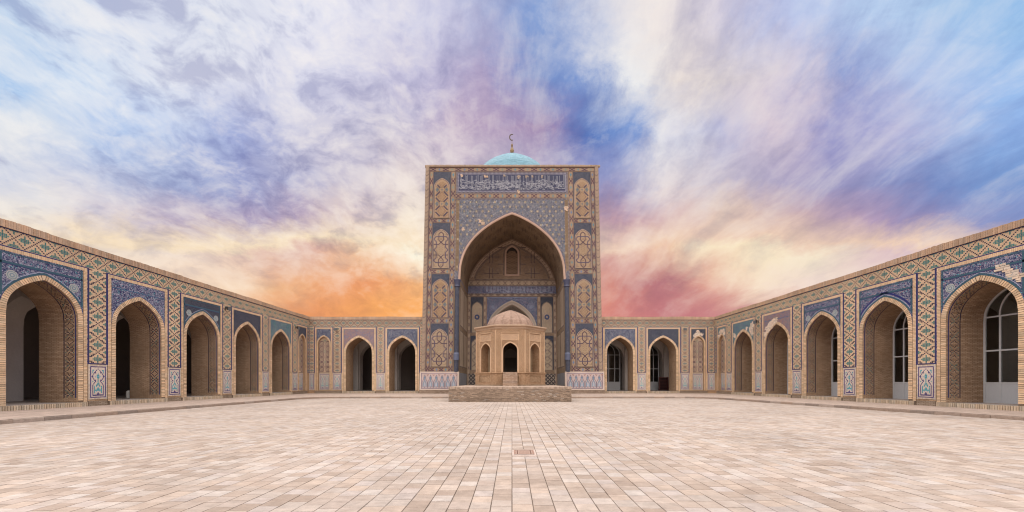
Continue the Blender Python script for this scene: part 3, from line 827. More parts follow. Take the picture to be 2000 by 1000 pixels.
# ---- hall behind
def hall_wall(w, hw, zs, rise, y0, th, col=PLASTER):
    mb = MB(); p = arch_path(hw, Z_FLOOR, zs, rise, 12)
    wall_with_arch(mb, -w/2, w/2, Z_FLOOR, H_HALL, p, y0, col); reveal(mb, p, y0, y0+th, col)
    b = MB(); wall_with_arch(b, -w/2, w/2, Z_FLOOR, H_HALL, p, y0+th, col)
    for f in b.f: mb.face([b.v[i] for i in reversed(f)], col)
    return mb
ME = dict(bay=m_bay_wall(), ring=m_ring(), border=m_border(), line=m_line(), jamb=m_jamb_mosaic(), step=m_step(), pier=m_pier(), strip=m_strip(), strip_bold=m_strip(line=(0.10, 0.055, 0.05), th=0.62, teal=(0.035, 0.12, 0.135)), plinth=m_plinth(),
          niche=m_niche_wall(), nring=m_ring(NI_HW, NI_ZS, NI_RISE, 0.45, 0.15, -0.01, 0.075), nborder=m_border(NI_W/2-0.04, 0.13, 0.45, 7.70), nline=m_line(NI_W/2, 2.44), npanel=m_niche_panel(),
          inner=hall_wall(PITCH, 1.95, 4.2, 2.3, 5.2, 1.1).mesh('inner_arch', M_PLASTER))
def m_cross():
    """arch across the hall, between the front wall and the inner piers"""
    t = hall_wall(5.2-THICK, 1.15, 4.6, 1.6, -0.5, 1.0)
    t.v = [(y, x + (5.2+THICK)/2, z) for x, y, z in t.v]       # turn it across
    t.f = [tuple(reversed(f)) for f in t.f]; t.u = [u_[::-1] for u_ in t.u]
    return t.mesh('cross_arch', M_PLASTER)
ME['cross'] = m_cross()
_mb = MB(); _mb.face([(PIER/2, THICK, Z_FLOOR), (-PIER/2, THICK, Z_FLOOR), (-PIER/2, THICK, H_HALL), (PIER/2, THICK, H_HALL)], PLASTER); ME['pback'] = _mb.mesh('pier_back', M_PLASTER)
SPM = {k: (m_spandrel(m), m_niche_spandrel(m)) for k, m in (('floral', M_FLORAL), ('blue', M_FLORAL2), ('red', M_REDTILE), ('teal', M_TEALTILE), ('speck', M_SPECK))}
INL = {k: m_sp_frame(k) for k in ('roundel', 'arc', 'plain')}

def patch_mesh(spots, name='bare_brick_patch', y=-0.02, light=(0.70, 0.57, 0.45)):
    """pale repair bricks where the tiles have fallen off: irregular courses inside the given blobs"""
    mb = MB()
    zmin = min(z-r for x, z, r in spots); zmax = max(z+r for x, z, r in spots); xmin = min(x-r for x, z, r in spots); xmax = max(x+r for x, z, r in spots)
    z = zmin
    while z < zmax:
        h = random.uniform(0.085, 0.12); x = xmin + random.uniform(0, 0.1)
        while x < xmax:
            w = random.uniform(0.14, 0.28)
            if any((x+w/2-a)**2 + (z+h/2-b)**2 < (r*random.uniform(0.8, 1.05))**2 for a, b, r in spots):
                c = vary(light, 0.14); yy = y-random.uniform(0, 0.02); j = lambda: random.uniform(-0.012, 0.012)
                P4 = [(x+0.008+j(), z+0.007+j()), (x+w-0.008+j(), z+0.007+j()), (x+w-0.008+j(), z+h-0.007+j()), (x+0.008+j(), z+h-0.007+j())]
                mb.face([(p[0], yy, p[1]) for p in P4], c)
                for i in range(4):
                    p, q = P4[i], P4[(i+1) % 4]; mb.face([(q[0], yy, q[1]), (p[0], yy, p[1]), (p[0], 0.0, p[1]), (q[0], 0.0, q[1])], c)
            x += w
        z += h
    return mb.mesh(name, M_STONE)

def m_screen():
    """white glazed timber screen filling an arch: frame members, panes and kick panels are separate meshes"""
    fr = MB(); pa = []; kp = []; W = (0.48, 0.485, 0.49); hw, zs, rise = HW-0.01, ZS, RISE-0.01
    y0, y1 = -0.045, 0.045; zb = Z_FLOOR
    path = arch_path(hw, zb, zs, rise, 14); inn = offset_path(path, -0.09)
    for a, b, c, d in zip(path[:-1], path[1:], inn[1:], inn[:-1]):
        fr.face([(a[0], y0, a[1]), (d[0], y0, d[1]), (c[0], y0, c[1]), (b[0], y0, b[1])], W)
        fr.face([(d[0], y0, d[1]), (d[0], y1, d[1]), (c[0], y1, c[1]), (c[0], y0, c[1])], W)
        fr.face([(a[0], y1, a[1]), (b[0], y1, b[1]), (c[0], y1, c[1]), (d[0], y1, d[1])], W)
    xs = [-hw+0.09, -0.78, 0.78, hw-0.09]
    for x in (-0.78, 0.0, 0.78): fr.box(x-0.04, x+0.04, y0+0.003, y1-0.003, zb, zs+0.25, W, 0, 'b')
    for z in (zb+0.03, zb+1.05, zb+2.75, zs+0.25): fr.box(-hw+0.06, hw-0.06, y0+0.006, y1-0.006, z-0.04, z+0.04, W)
    # curved glazing bar in the head
    arc = [(0.80*math.cos(t), zs+0.25+1.25*math.sin(t)) for t in [math.pi*i/14 for i in range(15)]]
    fr.ribbon(arc, 0.07, y0+0.004, W, 0, 0.08)
    cols = [(-hw+0.09, -0.82), (-0.74, -0.04), (0.04, 0.74), (0.82, hw-0.09)]
    for a, b in cols:
        k = MB(); k.box(a, b, -0.02, 0.02, zb+0.07, zb+1.01, (0.47, 0.48, 0.49)); kp.append(k)
        for z0, z1 in ((zb+1.09, zb+2.71), (zb+2.79, zs+0.21)):
            g_ = MB(); g_.box(a, b, -0.004, 0.004, z0, z1, (1, 1, 1)); pa.append(g_)
    g_ = MB(); ip = [p for p in inn if p[1] > zs+0.28]
    pts = [(ip[0][0], zs+0.29)] + ip + [(ip[-1][0], zs+0.29)]
    g_.face([(x, -0.004, z) for x, z in reversed(pts)], (1, 1, 1)); g_.face([(x, 0.004, z) for x, z in pts], (1, 1, 1)); pa.append(g_)
    return fr.mesh('screen_frame', M_PAINT), [p.mesh('glass_pane', M_GLASS) for p in pa], [k.mesh('kick_panel', M_PAINT) for k in kp]
SCREEN = m_screen()
def put_screen(parent, loc, rotz=0.0):
    s_ = put(SCREEN[0], 'glazed_screen', parent, loc, rotz)
    for m in SCREEN[1]: put(m, 'glass_pane', s_)
    for m in SCREEN[2]: put(m, 'kick_panel', s_)
    return s_

def add_bay(w, x, tile, inlay, patches=None, jamb=True):
    b = put(ME['bay'], 'arcade_bay', w, (x, 0, 0))
    for k, nm in (('ring', 'arch_ring'), ('border', 'brick_border'), ('line', 'blue_line'), ('jamb', 'reveal_mosaic'), ('step', 'threshold_step')):
        if k == 'jamb' and not jamb: continue
        put(ME[k], nm, b)
    put(SPM[tile][0], 'spandrel', b)
    if inlay: put(INL[inlay], 'spandrel_inlay', b)
    for q in patches or (): put(patch_mesh(q), 'bare_brick_patch', b)
    return b
def add_pier(w, x, bold=False):
    p = put(ME['pier'], 'pier', w, (x, 0, 0)); put(ME['strip_bold' if bold else 'strip'], 'mosaic_strip', p); put(ME['plinth'], 'plinth_panel', p)
    return p
PL2 = m_plinth(2*NI_HW-0.02, 2)
def add_niche(w, x, tile, patches=None):
    b = put(ME['niche'], 'blind_niche', w, (x, 0, 0))
    put(ME['nring'], 'arch_ring', b); put(ME['nborder'], 'brick_border', b); put(ME['nline'], 'blue_line', b); put(ME['npanel'], 'interlace_panel', b)
    put(SPM[tile][1], 'spandrel', b); put(PL2, 'plinth_panel', b, (0, 0.285, 0))
    for q in patches or (): put(patch_mesh(q), 'bare_brick_patch', b)
def add_slim(w, x0, x1):
    """narrow strip of wall in a corner"""
    mb = MB(); mb.rect(x0, x1, 0, Z_FR0, 0.0, BRICK); wd = x1-x0
    s_ = mb.build('corner_pier', M_BRICK, w)
    put(m_strip(wd, line=(0.10, 0.055, 0.05), th=0.6, teal=(0.035, 0.12, 0.135)), 'mosaic_strip', s_, ((x0+x1)/2, 0, 0))
    if wd > 0.5: put(m_plinth(wd), 'plinth_panel', s_, ((x0+x1)/2, 0, 0))
def add_top(w, x0, x1, depth, **kw):
    fr = MB(); fr.rect(x0, x1, Z_FR0, Z_FR1, 0.0, (0.56, 0.40, 0.265), 0)
    a = 0.0685; lattice(fr, x0, Z_FR0+0.02, int((x1-x0)/a), 12, a, 0.0665, 12, 12, -0.004, oz=6, ox=3, **kw)
    fr.ribbon([(x0, Z_FR1-0.02), (x1, Z_FR1-0.02)], 0.045, -0.006, NAVY, 1)
    fr.build('frieze', [M_STONE, M_GLAZE], w)
    co = MB(); x = x0
    co.box(x0, x1, -0.045, depth, Z_FR1, Z_TOP-0.02, MORT, 0, 'k')
    while x < x1-0.02:
        c = vary((0.46, 0.315, 0.215), 0.16); y = -0.06-random.uniform(0, 0.015)
        co.box(x+0.006, min(x1, x+0.09), y, 0.25, Z_FR1+0.004, Z_TOP-random.uniform(0, 0.03)+0.022*math.sin(x*0.7)+0.012*math.sin(x*2.3+1)-(0.03 if random.random() < 0.03 else 0), c, 0, 'k'); x += 0.095
    co.build('cornice', M_STONE, w)
def add_hall(w, x0, x1, centres, piers, doors_front=(), doors_inner=(), depth=10.5):
    for x in centres: put(ME['inner'], 'inner_arch', w, (x, 0, 0))
    for x in piers: put(ME['cross'], 'cross_arch', w, (x, 0, 0))
    mb = MB()
    mb.face([(x0, -0.0, Z_FLOOR-0.003), (x1, -0.0, Z_FLOOR-0.003), (x1, depth, Z_FLOOR-0.003), (x0, depth, Z_FLOOR-0.003)], (0.33, 0.28, 0.25)); mb.build('hall_floor', M_PLASTER, w)
    mb = MB(); mb.face([(x0, 0.02, H_HALL-0.003), (x0, depth, H_HALL-0.003), (x1, depth, H_HALL-0.003), (x1, 0.02, H_HALL-0.003)], PLASTER); mb.build('hall_ceiling', M_PLASTER, w)
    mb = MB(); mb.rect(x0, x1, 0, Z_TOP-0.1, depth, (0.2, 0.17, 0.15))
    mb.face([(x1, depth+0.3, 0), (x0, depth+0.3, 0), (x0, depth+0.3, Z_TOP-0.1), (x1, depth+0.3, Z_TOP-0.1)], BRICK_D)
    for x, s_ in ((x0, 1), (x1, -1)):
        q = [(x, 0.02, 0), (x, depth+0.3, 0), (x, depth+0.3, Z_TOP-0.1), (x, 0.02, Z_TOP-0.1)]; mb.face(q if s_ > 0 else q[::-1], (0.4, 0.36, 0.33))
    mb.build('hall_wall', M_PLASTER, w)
    mb = MB(); mb.box(x0, x1, 0.3, depth+0.3, H_HALL+0.02, Z_TOP-0.06, BRICK_D); mb.build('roof_slab', M_BRICK, w)
    # back of the piers, towards the hall
    for x in piers: put(ME['pback'], 'pier_back', w, (x, 0, 0))
    for x in doors_front: put_screen(w, (x, THICK-0.06, 0))
    for x in doors_inner: put_screen(w, (x, 5.2+0.1, 0))

# ---- the two side arcades
PIER_Y = [16.46 + PITCH*k for k in range(-2, 6)]           # near edge of each pier
def side_arcade(sign, name, label, specs, doors):
    w = tag(empty(name, loc=(sign*LAT, 24, 0), rotz=-sign*math.pi/2), label, 'arcade')
    X = lambda Y: (Y-24) if sign < 0 else -(Y-24)
    for y in PIER_Y: add_pier(w, X(y+PIER/2))
    cs = []
    for k in range(-2, 5):
        t, inl, pat = specs.get(k, ('floral', 'plain', None)); x = X(PIER_Y[0] + PITCH*(k+2) + PIER + BAY/2); cs.append(x)
        add_bay(w, x, t, inl, pat)
    yn = PIER_Y[-1] + PIER; t, _, pat = specs['niche']
    add_niche(w, X(yn + NI_W/2 - 0.05), t, pat)
    x0, x1 = sorted((X(yn + NI_W - 0.05), X(BACK))); add_slim(w, x0, x1)
    x0, x1 = sorted((X(PIER_Y[0]), X(BACK)))
    add_top(w, x0, x1, 1.0)
    xh0, xh1 = sorted((X(PIER_Y[0]), X(BACK-0.5)))
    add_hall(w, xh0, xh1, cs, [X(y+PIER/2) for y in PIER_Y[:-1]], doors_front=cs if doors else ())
    return w
left_w = side_arcade(-1, 'arcade_wing', 'long tiled arcade along the left side of the courtyard with open dark arches',
    {0: ('floral', 'roundel', None), 1: ('floral', 'plain', None), 2: ('blue', 'roundel', None), 3: ('blue', None, None), 4: ('teal', None, None), 'niche': ('blue', None, None)}, False)
right_w = side_arcade(1, 'arcade_wing', 'long tiled arcade along the right side with white glazed screens and pale repair patches',
    {0: ('floral', 'roundel', [[(0.80, 6.95, 0.19), (1.05, 6.82, 0.2), (1.33, 6.55, 0.24), (1.48, 6.3, 0.24)]]), 1: ('floral', 'arc', None), 2: ('floral', 'roundel', None),
     3: ('red', 'plain', [[(-1.2, 6.2, 0.35), (-0.75, 6.55, 0.4), (-0.3, 6.85, 0.3), (0.05, 6.95, 0.18), (-1.5, 5.8, 0.25)]]),
     4: ('teal', None, [[(-1.45, 6.3, 0.25)], [(0.65, 6.75, 0.2)], [(1.35, 6.6, 0.35), (1.5, 7.0, 0.3), (1.55, 6.2, 0.25)]]), 'niche': ('teal', None, [[(-0.2, 7.0, 0.3), (0.4, 7.1, 0.3), (-0.55, 6.6, 0.25), (0.5, 6.85, 0.3)]])}, True)
PORT_HW = 10.3
def back_arcade(sign, label, specs, centres, doors):
    w = tag(empty('rear_arcade', loc=(sign*17, BACK, 0)), label, 'arcade')
    xs = [sign*c for c in centres]                      # world x of the two bays, nearer the portal first
    for x, (t, inl, pat) in zip(xs, specs): add_bay(w, x-sign*17, t, inl, pat, jamb=False)
    p1 = sign*(centres[0]+centres[1])/2; p2 = sign*(centres[1]+PITCH/2)
    add_pier(w, p1-sign*17, True); add_pier(w, p2-sign*17, True)
    e = abs(p2)+PIER/2
    add_niche(w, sign*(e+NI_W/2)-sign*17, specs[2][0], specs[2][2])
    a, b = sorted((sign*(e+NI_W)-sign*17, sign*LAT-sign*17)); add_slim(w, a, b)
    a, b = sorted((sign*(PORT_HW-0.4)-sign*17, sign*(centres[0]-BAY/2)-sign*17)); add_slim(w, a, b)
    a, b = sorted((sign*(PORT_HW-0.4)-sign*17, sign*(LAT)-sign*17)); add_top(w, a, b, 1.0, line=(0.10, 0.055, 0.05), th=0.6, teal=(0.035, 0.12, 0.135))
    a, b = sorted((sign*(PORT_HW-0.3)-sign*17, sign*(LAT+11)-sign*17))
    add_hall(w, a, b, [x-sign*17 for x in xs], [p1-sign*17, p2-sign*17], doors_inner=[x-sign*17 for x in xs] if doors else ())
    return w
back_l = back_arcade(-1, 'rear tiled arcade to the left of the tall portal with two open arches', [('speck', None, None), ('red', None, None), ('speck', None, None)], (12.6, 17.58), False)
back_r = back_arcade(1, 'rear tiled arcade to the right of the tall portal with glass doors inside its arches', [('speck', None, None), ('blue', None, None), ('blue', None, [[(-0.05, 6.98, 0.3), (0.3, 6.9, 0.25), (-0.4, 6.75, 0.25), (0.0, 7.1, 0.3)]])], (12.4, 17.36), True)

# ================================================================== the great portal (pishtaq) with its deep vaulted recess
PY = 44.0
TP = 0.00212
portal = tag(empty('portal', loc=(0, PY, 0)), 'towering tiled portal with a deep pointed recess in the middle of the rear wall', 'portal')
PB = (0.295, 0.22, 0.155)            # buff brick of the portal
PBL = (0.315, 0.225, 0.152)
O_HW, O_ZS, O_RISE, O_DEP = 6.03, 12.9, 7.45, 7.6
IW = arch_path(O_HW, 0.37, O_ZS, O_RISE, 22)
ZP = 25.86
def PM(): return MB(TP)
mb = PM()
wall_with_arch(mb, -PORT_HW, PORT_HW, 0.0, ZP-0.2, IW, 0.0, PB)
for s_ in (-1, 1):
    q = [(s_*PORT_HW, 0, 0), (s_*PORT_HW, 9.2, 0), (s_*PORT_HW, 9.2, ZP-0.2), (s_*PORT_HW, 0, ZP-0.2)]
    mb.face(q if s_ > 0 else q[::-1], BRICK_D)
mb.face([(-PORT_HW, 0, ZP-0.2), (PORT_HW, 0, ZP-0.2), (PORT_HW, 9.2, ZP-0.2), (-PORT_HW, 9.2, ZP-0.2)], BRICK_D)
mb.face([(PORT_HW, 9.2, 12.5), (-PORT_HW, 9.2, 12.5), (-PORT_HW, 9.2, ZP-0.2), (PORT_HW, 9.2, ZP-0.2)], BRICK_D)
for a, b in ((-PORT_HW, -3.2), (3.2, PORT_HW)): mb.face([(b, 9.2, 0), (a, 9.2, 0), (a, 9.2, 12.5), (b, 9.2, 12.5)], BRICK_D)
mb.build('portal_wall', M_BRICK, portal)
# coping
mb = PM(); mb.box(-PORT_HW-0.06, PORT_HW+0.06, -0.07, 9.25, ZP-0.2, ZP, (0.36, 0.265, 0.20))
x = -PORT_HW
while x < PORT_HW:
    mb.box(x+0.01, x+0.19, -0.10-random.uniform(0, 0.02), 0.1, ZP-0.18, ZP+random.uniform(0.0, 0.03), vary((0.38, 0.28, 0.21), 0.12), 0, 'k'); x += 0.2
mb.build('coping', M_STONE, portal)

# ---- ornamental borders: crossed hooks and small diamond flowers on buff brick
def motif_x(mb, c, a, b, y, vert, w=0.085, col=MAROON):
    T = (lambda p, q: (c[0]+p, c[1]+q)) if vert else (lambda p, q: (c[0]+q, c[1]+p))
    for s_ in (-1, 1):
        mb.ribbon([T(s_*a*0.55, -b), T(s_*a, -b*0.72), T(s_*a*0.85, -b*0.45), T(0, 0), T(-s_*a*0.85, b*0.45), T(-s_*a, b*0.72), T(-s_*a*0.55, b)], w, y, col)
def motif_f(mb, c, a, y, col):
    mb.ribbon([(c[0], c[1]-a), (c[0]+a*0.8, c[1]), (c[0], c[1]+a), (c[0]-a*0.8, c[1])], 0.05, y, col, 0, 0, True)
    mb.ribbon([(c[0], c[1]-a*1.45), (c[0], c[1]+a*1.45)], 0.08, y-0.002, col)
    mb.ribbon([(c[0]-a*1.0, c[1]), (c[0]+a*1.0, c[1])], 0.055, y-0.003, col)
FLC = [(0.17, 0.23, 0.23), (0.12, 0.22, 0.27), (0.22, 0.24, 0.20), (0.16, 0.20, 0.29)]
def band(x0, x1, z0, z1, vert, unit=1.43, y=-0.006, name='border_band', col=None):
    mb = PM(); mb.rect(x0, x1, z0, z1, y, col or vary(PBL, 0.04))
    if vert:
        for x in (x0+0.035, x1-0.035): mb.ribbon([(x, z0), (x, z1)], 0.045, y-0.004, (0.12, 0.08, 0.085))
    else:
        for z in (z0+0.03, z1-0.03): mb.ribbon([(x0, z), (x1, z)], 0.04, y-0.004, (0.12, 0.08, 0.085))
    Lg = (z1-z0) if vert else (x1-x0); n = max(1, round(Lg/unit)); u_ = Lg/n; xc, zc = (x0+x1)/2, (z0+z1)/2; hw = ((x1-x0) if vert else (z1-z0))/2
    for i in range(n):
        for ph, f in ((0.25, motif_x), (0.75, motif_f)):
            c = (xc, z0+(i+ph)*u_) if vert else (x0+(i+ph)*u_, zc)
            if f is motif_x: motif_x(mb, c, hw*0.62, u_*0.23, y-0.006, vert, 0.10)
            else: motif_f(mb, c, min(hw*0.5, u_*0.16), y-0.006, random.choice(FLC))
    return mb.build(name, M_STONE, portal)
def dotted(mb, pts, y, w=0.1, col=INK, bg=(0.33, 0.27, 0.24), closed=False):
    mb.ribbon(pts, w, y, bg, 0, 0, closed)
    path = list(pts) + ([pts[0]] if closed else [])
    for p in resample(path, 0.155):
        a = w*0.34; mb.rect(p[0]-a, p[0]+a, p[1]-a, p[1]+a, y-0.003, col)
for s_ in (-1, 1):
    S = lambda a, b: sorted((s_*a, s_*b))
    # corner moulding with a spiral of dark brick
    mb = PM(); a, b = S(9.82, PORT_HW); n = 8; r = (b-a)/2
    for k in range(n):
        t0, t1 = math.pi*k/n, math.pi*(k+1)/n
        mb.face([((a+b)/2-r*math.cos(t0), -0.16*math.sin(t0), 2.6), ((a+b)/2-r*math.cos(t1), -0.16*math.sin(t1), 2.6), ((a+b)/2-r*math.cos(t1), -0.16*math.sin(t1), ZP-0.2), ((a+b)/2-r*math.cos(t0), -0.16*math.sin(t0), ZP-0.2)], (0.34, 0.25, 0.185))
    z = 2.7
    while z < ZP-1.0:
        for off, c in ((0, (0.20, 0.145, 0.12)), (0.42, (0.28, 0.215, 0.165))):
            for k in range(1, n-1):
                t0, t1 = math.pi*k/n, math.pi*(k+1)/n
                zz = z+off+(abs(k-3.5))*0.09; z2 = z+off+(abs(k+1-3.5))*0.09
                mb.face([((a+b)/2-r*math.cos(t0), -0.172*math.sin(t0)-0.002, zz), ((a+b)/2-r*math.cos(t1), -0.172*math.sin(t1)-0.002, z2), ((a+b)/2-r*math.cos(t1), -0.172*math.sin(t1)-0.002, z2+0.1), ((a+b)/2-r*math.cos(t0), -0.172*math.sin(t0)-0.002, zz+0.1)], c)
        z += 0.84
    mb.build('corner_moulding', M_STONE, portal)
    mb = PM(); x = (s_*9.81); mb.ribbon([(x, 2.6), (x, ZP-0.25)], 0.07, -0.012, (0.10, 0.07, 0.09)); mb.build('edge_line', M_STONE, portal)
    band(*S(9.35, 9.77), 2.6, 25.15, True); band(*S(6.72, 7.25), 2.6, 25.15, True)
    for z0, z1 in ((19.40, 19.83), (13.66, 14.12), (8.08, 8.58), (2.62, 3.05)): band(*S(7.25, 9.35), z0, z1, False, 1.05)
    mb = PM(); x = s_*6.66; dotted(mb, [(x, 12.9), (x, 22.1)], -0.008, 0.12); mb.build('dotted_line', M_STONE, portal)
band(-9.77, 9.77, 25.17, 25.62, False, 1.5); band(-6.72, 6.72, 22.17, 22.66, False, 1.5)

# ---- eight tall panels on the flanks
def strap_a(mb, cx, z0, z1, y):
    xz = []; step = 1.6; z = z1-1.22
    while z > z0-0.6: xz.append(z); z -= step
    def ok(p): return z0+0.03 < p[1] < z1-0.16-abs(p[0]-cx)*0.75 and abs(p[0]-cx) < 0.84
    def seg(p, q, w, c, dy=0.0):
        n = 6; run = []
        for i in range(n+1):
            t = (p[0]+(q[0]-p[0])*i/n, p[1]+(q[1]-p[1])*i/n)
            if ok(t): run.append(t)
        if len(run) > 1: mb.ribbon([run[0], run[-1]], w, y-dy, c)
    for zc in xz:
        for sx in (-1, 1):
            for sz in (-1, 1):
                seg((cx+sx*0.21, zc+sz*0.20), (cx+sx*0.72, zc+sz*0.70), 0.17, (0.085, 0.052, 0.062)); seg((cx+sx*0.24, zc+sz*0.23), (cx+sx*0.69, zc+sz*0.67), 0.05, (0.09, 0.095, 0.15), 0.002)
                for d in (0.19, -0.19): seg((cx+sx*(0.02+max(0, d)), zc+sz*(0.02+max(0, -d))), (cx+sx*(0.66+d), zc+sz*(0.66-d)), 0.045, (0.17, 0.105, 0.08), 0.001)
            c = (cx+sx*0.56, zc)
            if ok(c): mb.ribbon([(c[0], c[1]-0.2), (c[0]+0.17, c[1]), (c[0], c[1]+0.2), (c[0]-0.17, c[1])], 0.075, y, (0.08, 0.15, 0.17), 0, 0, True); mb.rect(c[0]-0.06, c[0]+0.06, c[1]-0.07, c[1]+0.07, y, (0.08, 0.09, 0.19))
        mb.ribbon([(cx, zc-0.09), (cx+0.08, zc), (cx, zc+0.09), (cx-0.08, zc)], 0.05, y-0.003, (0.10, 0.15, 0.17), 0, 0, True) if ok((cx, zc)) else None
        zc2 = zc+step/2
        for k in range(-3, 4):                # meander of thin brick in the open diamonds
            for m_ in range(-3, 4):
                if (k*3+m_) % 2: continue
                px_, pz_ = cx+(k+m_)*0.085, zc2+(k-m_)*0.085; q = 0.08
                if abs(px_-cx)+abs(pz_-zc2) < 0.52 and ok((px_, pz_+0.1)): mb.ribbon([(px_-q, pz_-q), (px_+q, pz_+q)] if ((k+m_) % 4 == 0) else [(px_-q, pz_+q), (px_+q, pz_-q)], 0.045, y, (0.23, 0.13, 0.075))
STRAP_B = [[(570, 390), (460, 390), (415, 350), (370, 310), (370, 190), (415, 150)], [(260, 390), (370, 390), (415, 350), (460, 310), (460, 190), (415, 150)],
           [(415, 243), (310, 243), (268, 290), (320, 340), (320, 450), (270, 495), (320, 545), (320, 650), (270, 692), (310, 740), (415, 740)],
           [(415, 243), (520, 243), (562, 290), (510, 340), (510, 450), (560, 495), (510, 545), (510, 650), (560, 692), (520, 740), (415, 740)],
           [(570, 595), (460, 595), (415, 637), (367, 690), (367, 790), (415, 835)], [(260, 595), (370, 595), (415, 637), (463, 690), (463, 790), (415, 835)]]
THIN_B = [[(300, 215), (300, 195), (345, 195)], [(530, 215), (530, 195), (485, 195)], [(345, 275), (345, 300), (325, 320)], [(485, 275), (485, 300), (505, 320)], [(400, 270), (430, 270), (430, 295), (415, 305), (400, 295), (400, 270)],
          [(340, 420), (375, 420), (415, 390), (455, 420), (490, 420), (490, 470), (520, 495), (490, 525), (490, 570), (440, 570), (415, 590), (390, 570), (340, 570), (340, 525), (310, 495), (340, 470), (340, 420)],
          [(365, 460), (415, 430), (465, 460)], [(365, 500), (415, 470), (465, 500)], [(380, 540), (415, 510), (450, 540)], [(285, 620), (285, 650)], [(545, 620), (545, 650)], [(345, 620), (345, 650), (365, 640)], [(485, 620), (485, 650), (465, 640)],
          [(400, 690), (430, 690), (430, 715), (415, 700), (400, 715), (400, 690)], [(290, 770), (290, 810), (330, 810)], [(540, 770), (540, 810), (500, 810)], [(400, 770), (430, 770), (415, 800), (400, 770)]]
def strap_b(mb, cx, z0, z1, y):
    k = (z1-z0)/735.0
    T = lambda p: (cx+(p[0]-415)/173.2, z1-(p[1]-110)*k)
    for p in THIN_B: mb.ribbon([T(q) for q in p], 0.042, y, (0.21, 0.135, 0.095))
    for i, p in enumerate(STRAP_B): mb.ribbon([T(q) for q in p], 0.105, y-0.002-0.001*i, (0.095, 0.06, 0.075)); 
    for i, p in enumerate(STRAP_B[2:4]): mb.ribbon([T(q) for q in p], 0.03, y-0.009, (0.12, 0.12, 0.22))
def flank_panel(cx, zb, zt, gap, kind):
    """dark mosaic ground with a pointed buff panel of interlaced bands"""
    hw = 0.93; rise = 1.15; za = zt-gap
    b = PM(); b.rect(cx-1.03, cx+1.03, zb, zt, -0.005, NAVY); o = b.build('flank_panel', M_FLORAL2, portal)
    p = [(cx+x, z) for x, z in arch_path(hw, zb+0.02, za-rise, rise, 12)]
    f = PM(); pts = [(x, -0.014, z) for x, z in p]
    f.face(pts[::-1], vary((0.38, 0.27, 0.172), 0.05))
    f.ribbon(p, 0.05, -0.020, (0.50, 0.36, 0.27)); f.ribbon(offset_path(p, -0.06), 0.045, -0.022, INK); f.ribbon([(cx-hw, zb+0.05), (cx+hw, zb+0.05)], 0.05, -0.022, INK)
    f.build('arched_field', M_STONE, o)
    t = PM(); (strap_a if kind == 'a' else strap_b)(t, cx, zb+0.08, za-0.06, -0.022); t.build('strapwork', M_STONE, o)
for s_ in (-1, 1):
    for zb, zt, gap, kind in ((19.88, 25.12, 0.72, 'a'), (14.2, 19.36, 0.70, 'b'), (8.64, 13.6, 0.55, 'a'), (3.1, 8.04, 0.62, 'b')): flank_panel(s_*8.3, zb, zt, gap, kind)

# ---- inscription over the arch
ip = PM(); ip.rect(-6.62, 6.62, 22.70, 25.14, -0.005, (0.20, 0.18, 0.21), 0); ins = ip.build('inscription_panel', M_STONE, portal)
mb = PM()
for d, c in ((0.10, INK), (0.24, (0.35, 0.33, 0.36))):
    dotted(mb, [(-6.62+d, 22.70+d), (6.62-d, 22.70+d), (6.62-d, 25.14-d), (-6.62+d, 25.14-d)], -0.009, 0.11, c, (0.23, 0.20, 0.20) if d < 0.2 else (0.12, 0.12, 0.19), True)
mb.build('dotted_frame', M_STONE, ins)
mb = PM(); mb.rect(-6.3, 6.3, 23.02, 24.82, -0.010, (0.024, 0.026, 0.07)); mb.build('blue_ground', M_GLAZE, ins)
WH = (0.33, 0.33, 0.36)
def script(mb, x0, x1, z0, z1, y, n_v, n_c, w, R, seed):
    """tall verticals over a dense band of bowls, loops and dots: cursive monumental lettering"""
    r = random.Random(seed); H = z1-z0
    x = x0+0.1
    while x < x1-0.1:
        for q in range(r.choice((1, 2, 2, 3))):
            zb = z0 + H*r.uniform(0.02, 0.40); zt_ = z1-H*r.uniform(0.01, 0.10)
            mb.ribbon([(x, zb), (x, zt_)], w*0.85, y-0.002, WH); mb.ribbon([(x-w*0.9, zt_-w), (x+w*0.5, zt_+w*0.3)], w, y-0.003, WH)
            x += r.uniform(0.10, 0.17)*(R/0.2)
        x += r.uniform(0.12, 0.42)*(R/0.2)
    for i in range(n_c):
        cx = r.uniform(x0+R, x1-R); cz = z0 + H*(0.02+0.62*r.random()) + R*0.3; rr = R*r.uniform(0.45, 1.1)
        a0 = r.choice((math.pi, math.pi*0.8, math.pi*1.1, 0.2, 2.0)); a1 = a0 + r.uniform(1.8, 4.2)
        pts_ = [(cx+rr*1.25*math.cos(a0+(a1-a0)*k/9), max(z0+0.03, cz+rr*0.75*math.sin(a0+(a1-a0)*k/9))) for k in range(10)]
        mb.ribbon(pts_, w*r.uniform(0.75, 1.25), y-0.004-0.00001*i, WH)
    for i in range(n_c//2):
        cx = r.uniform(x0+0.1, x1-0.1); cz = z0+H*r.uniform(0.05, 0.6); a = w*0.7
        mb.ribbon([(cx-a, cz), (cx+a, cz+a*0.4)], a*1.4, y-0.006, WH)
    for i in range(n_c//7):
        cx = r.uniform(x0+0.3, x1-0.7); cz = z0+H*r.uniform(0.12, 0.5)
        mb.ribbon([(cx, cz), (cx+r.uniform(0.3, 0.7)*R/0.2, cz+r.uniform(-0.05, 0.05))], w, y-0.007, WH)
mb = PM(); script(mb, -6.25, 6.25, 23.05, 24.80, -0.014, 60, 330, 0.036, 0.17, 3); mb.build('lettering', M_STONE, ins)
def bare(spots, parent, y=-0.03, light=(0.55, 0.40, 0.29)):
    me = patch_mesh(spots, 'bare_brick_patch', y, light); o = put(me, 'bare_brick_patch', parent)
    return o
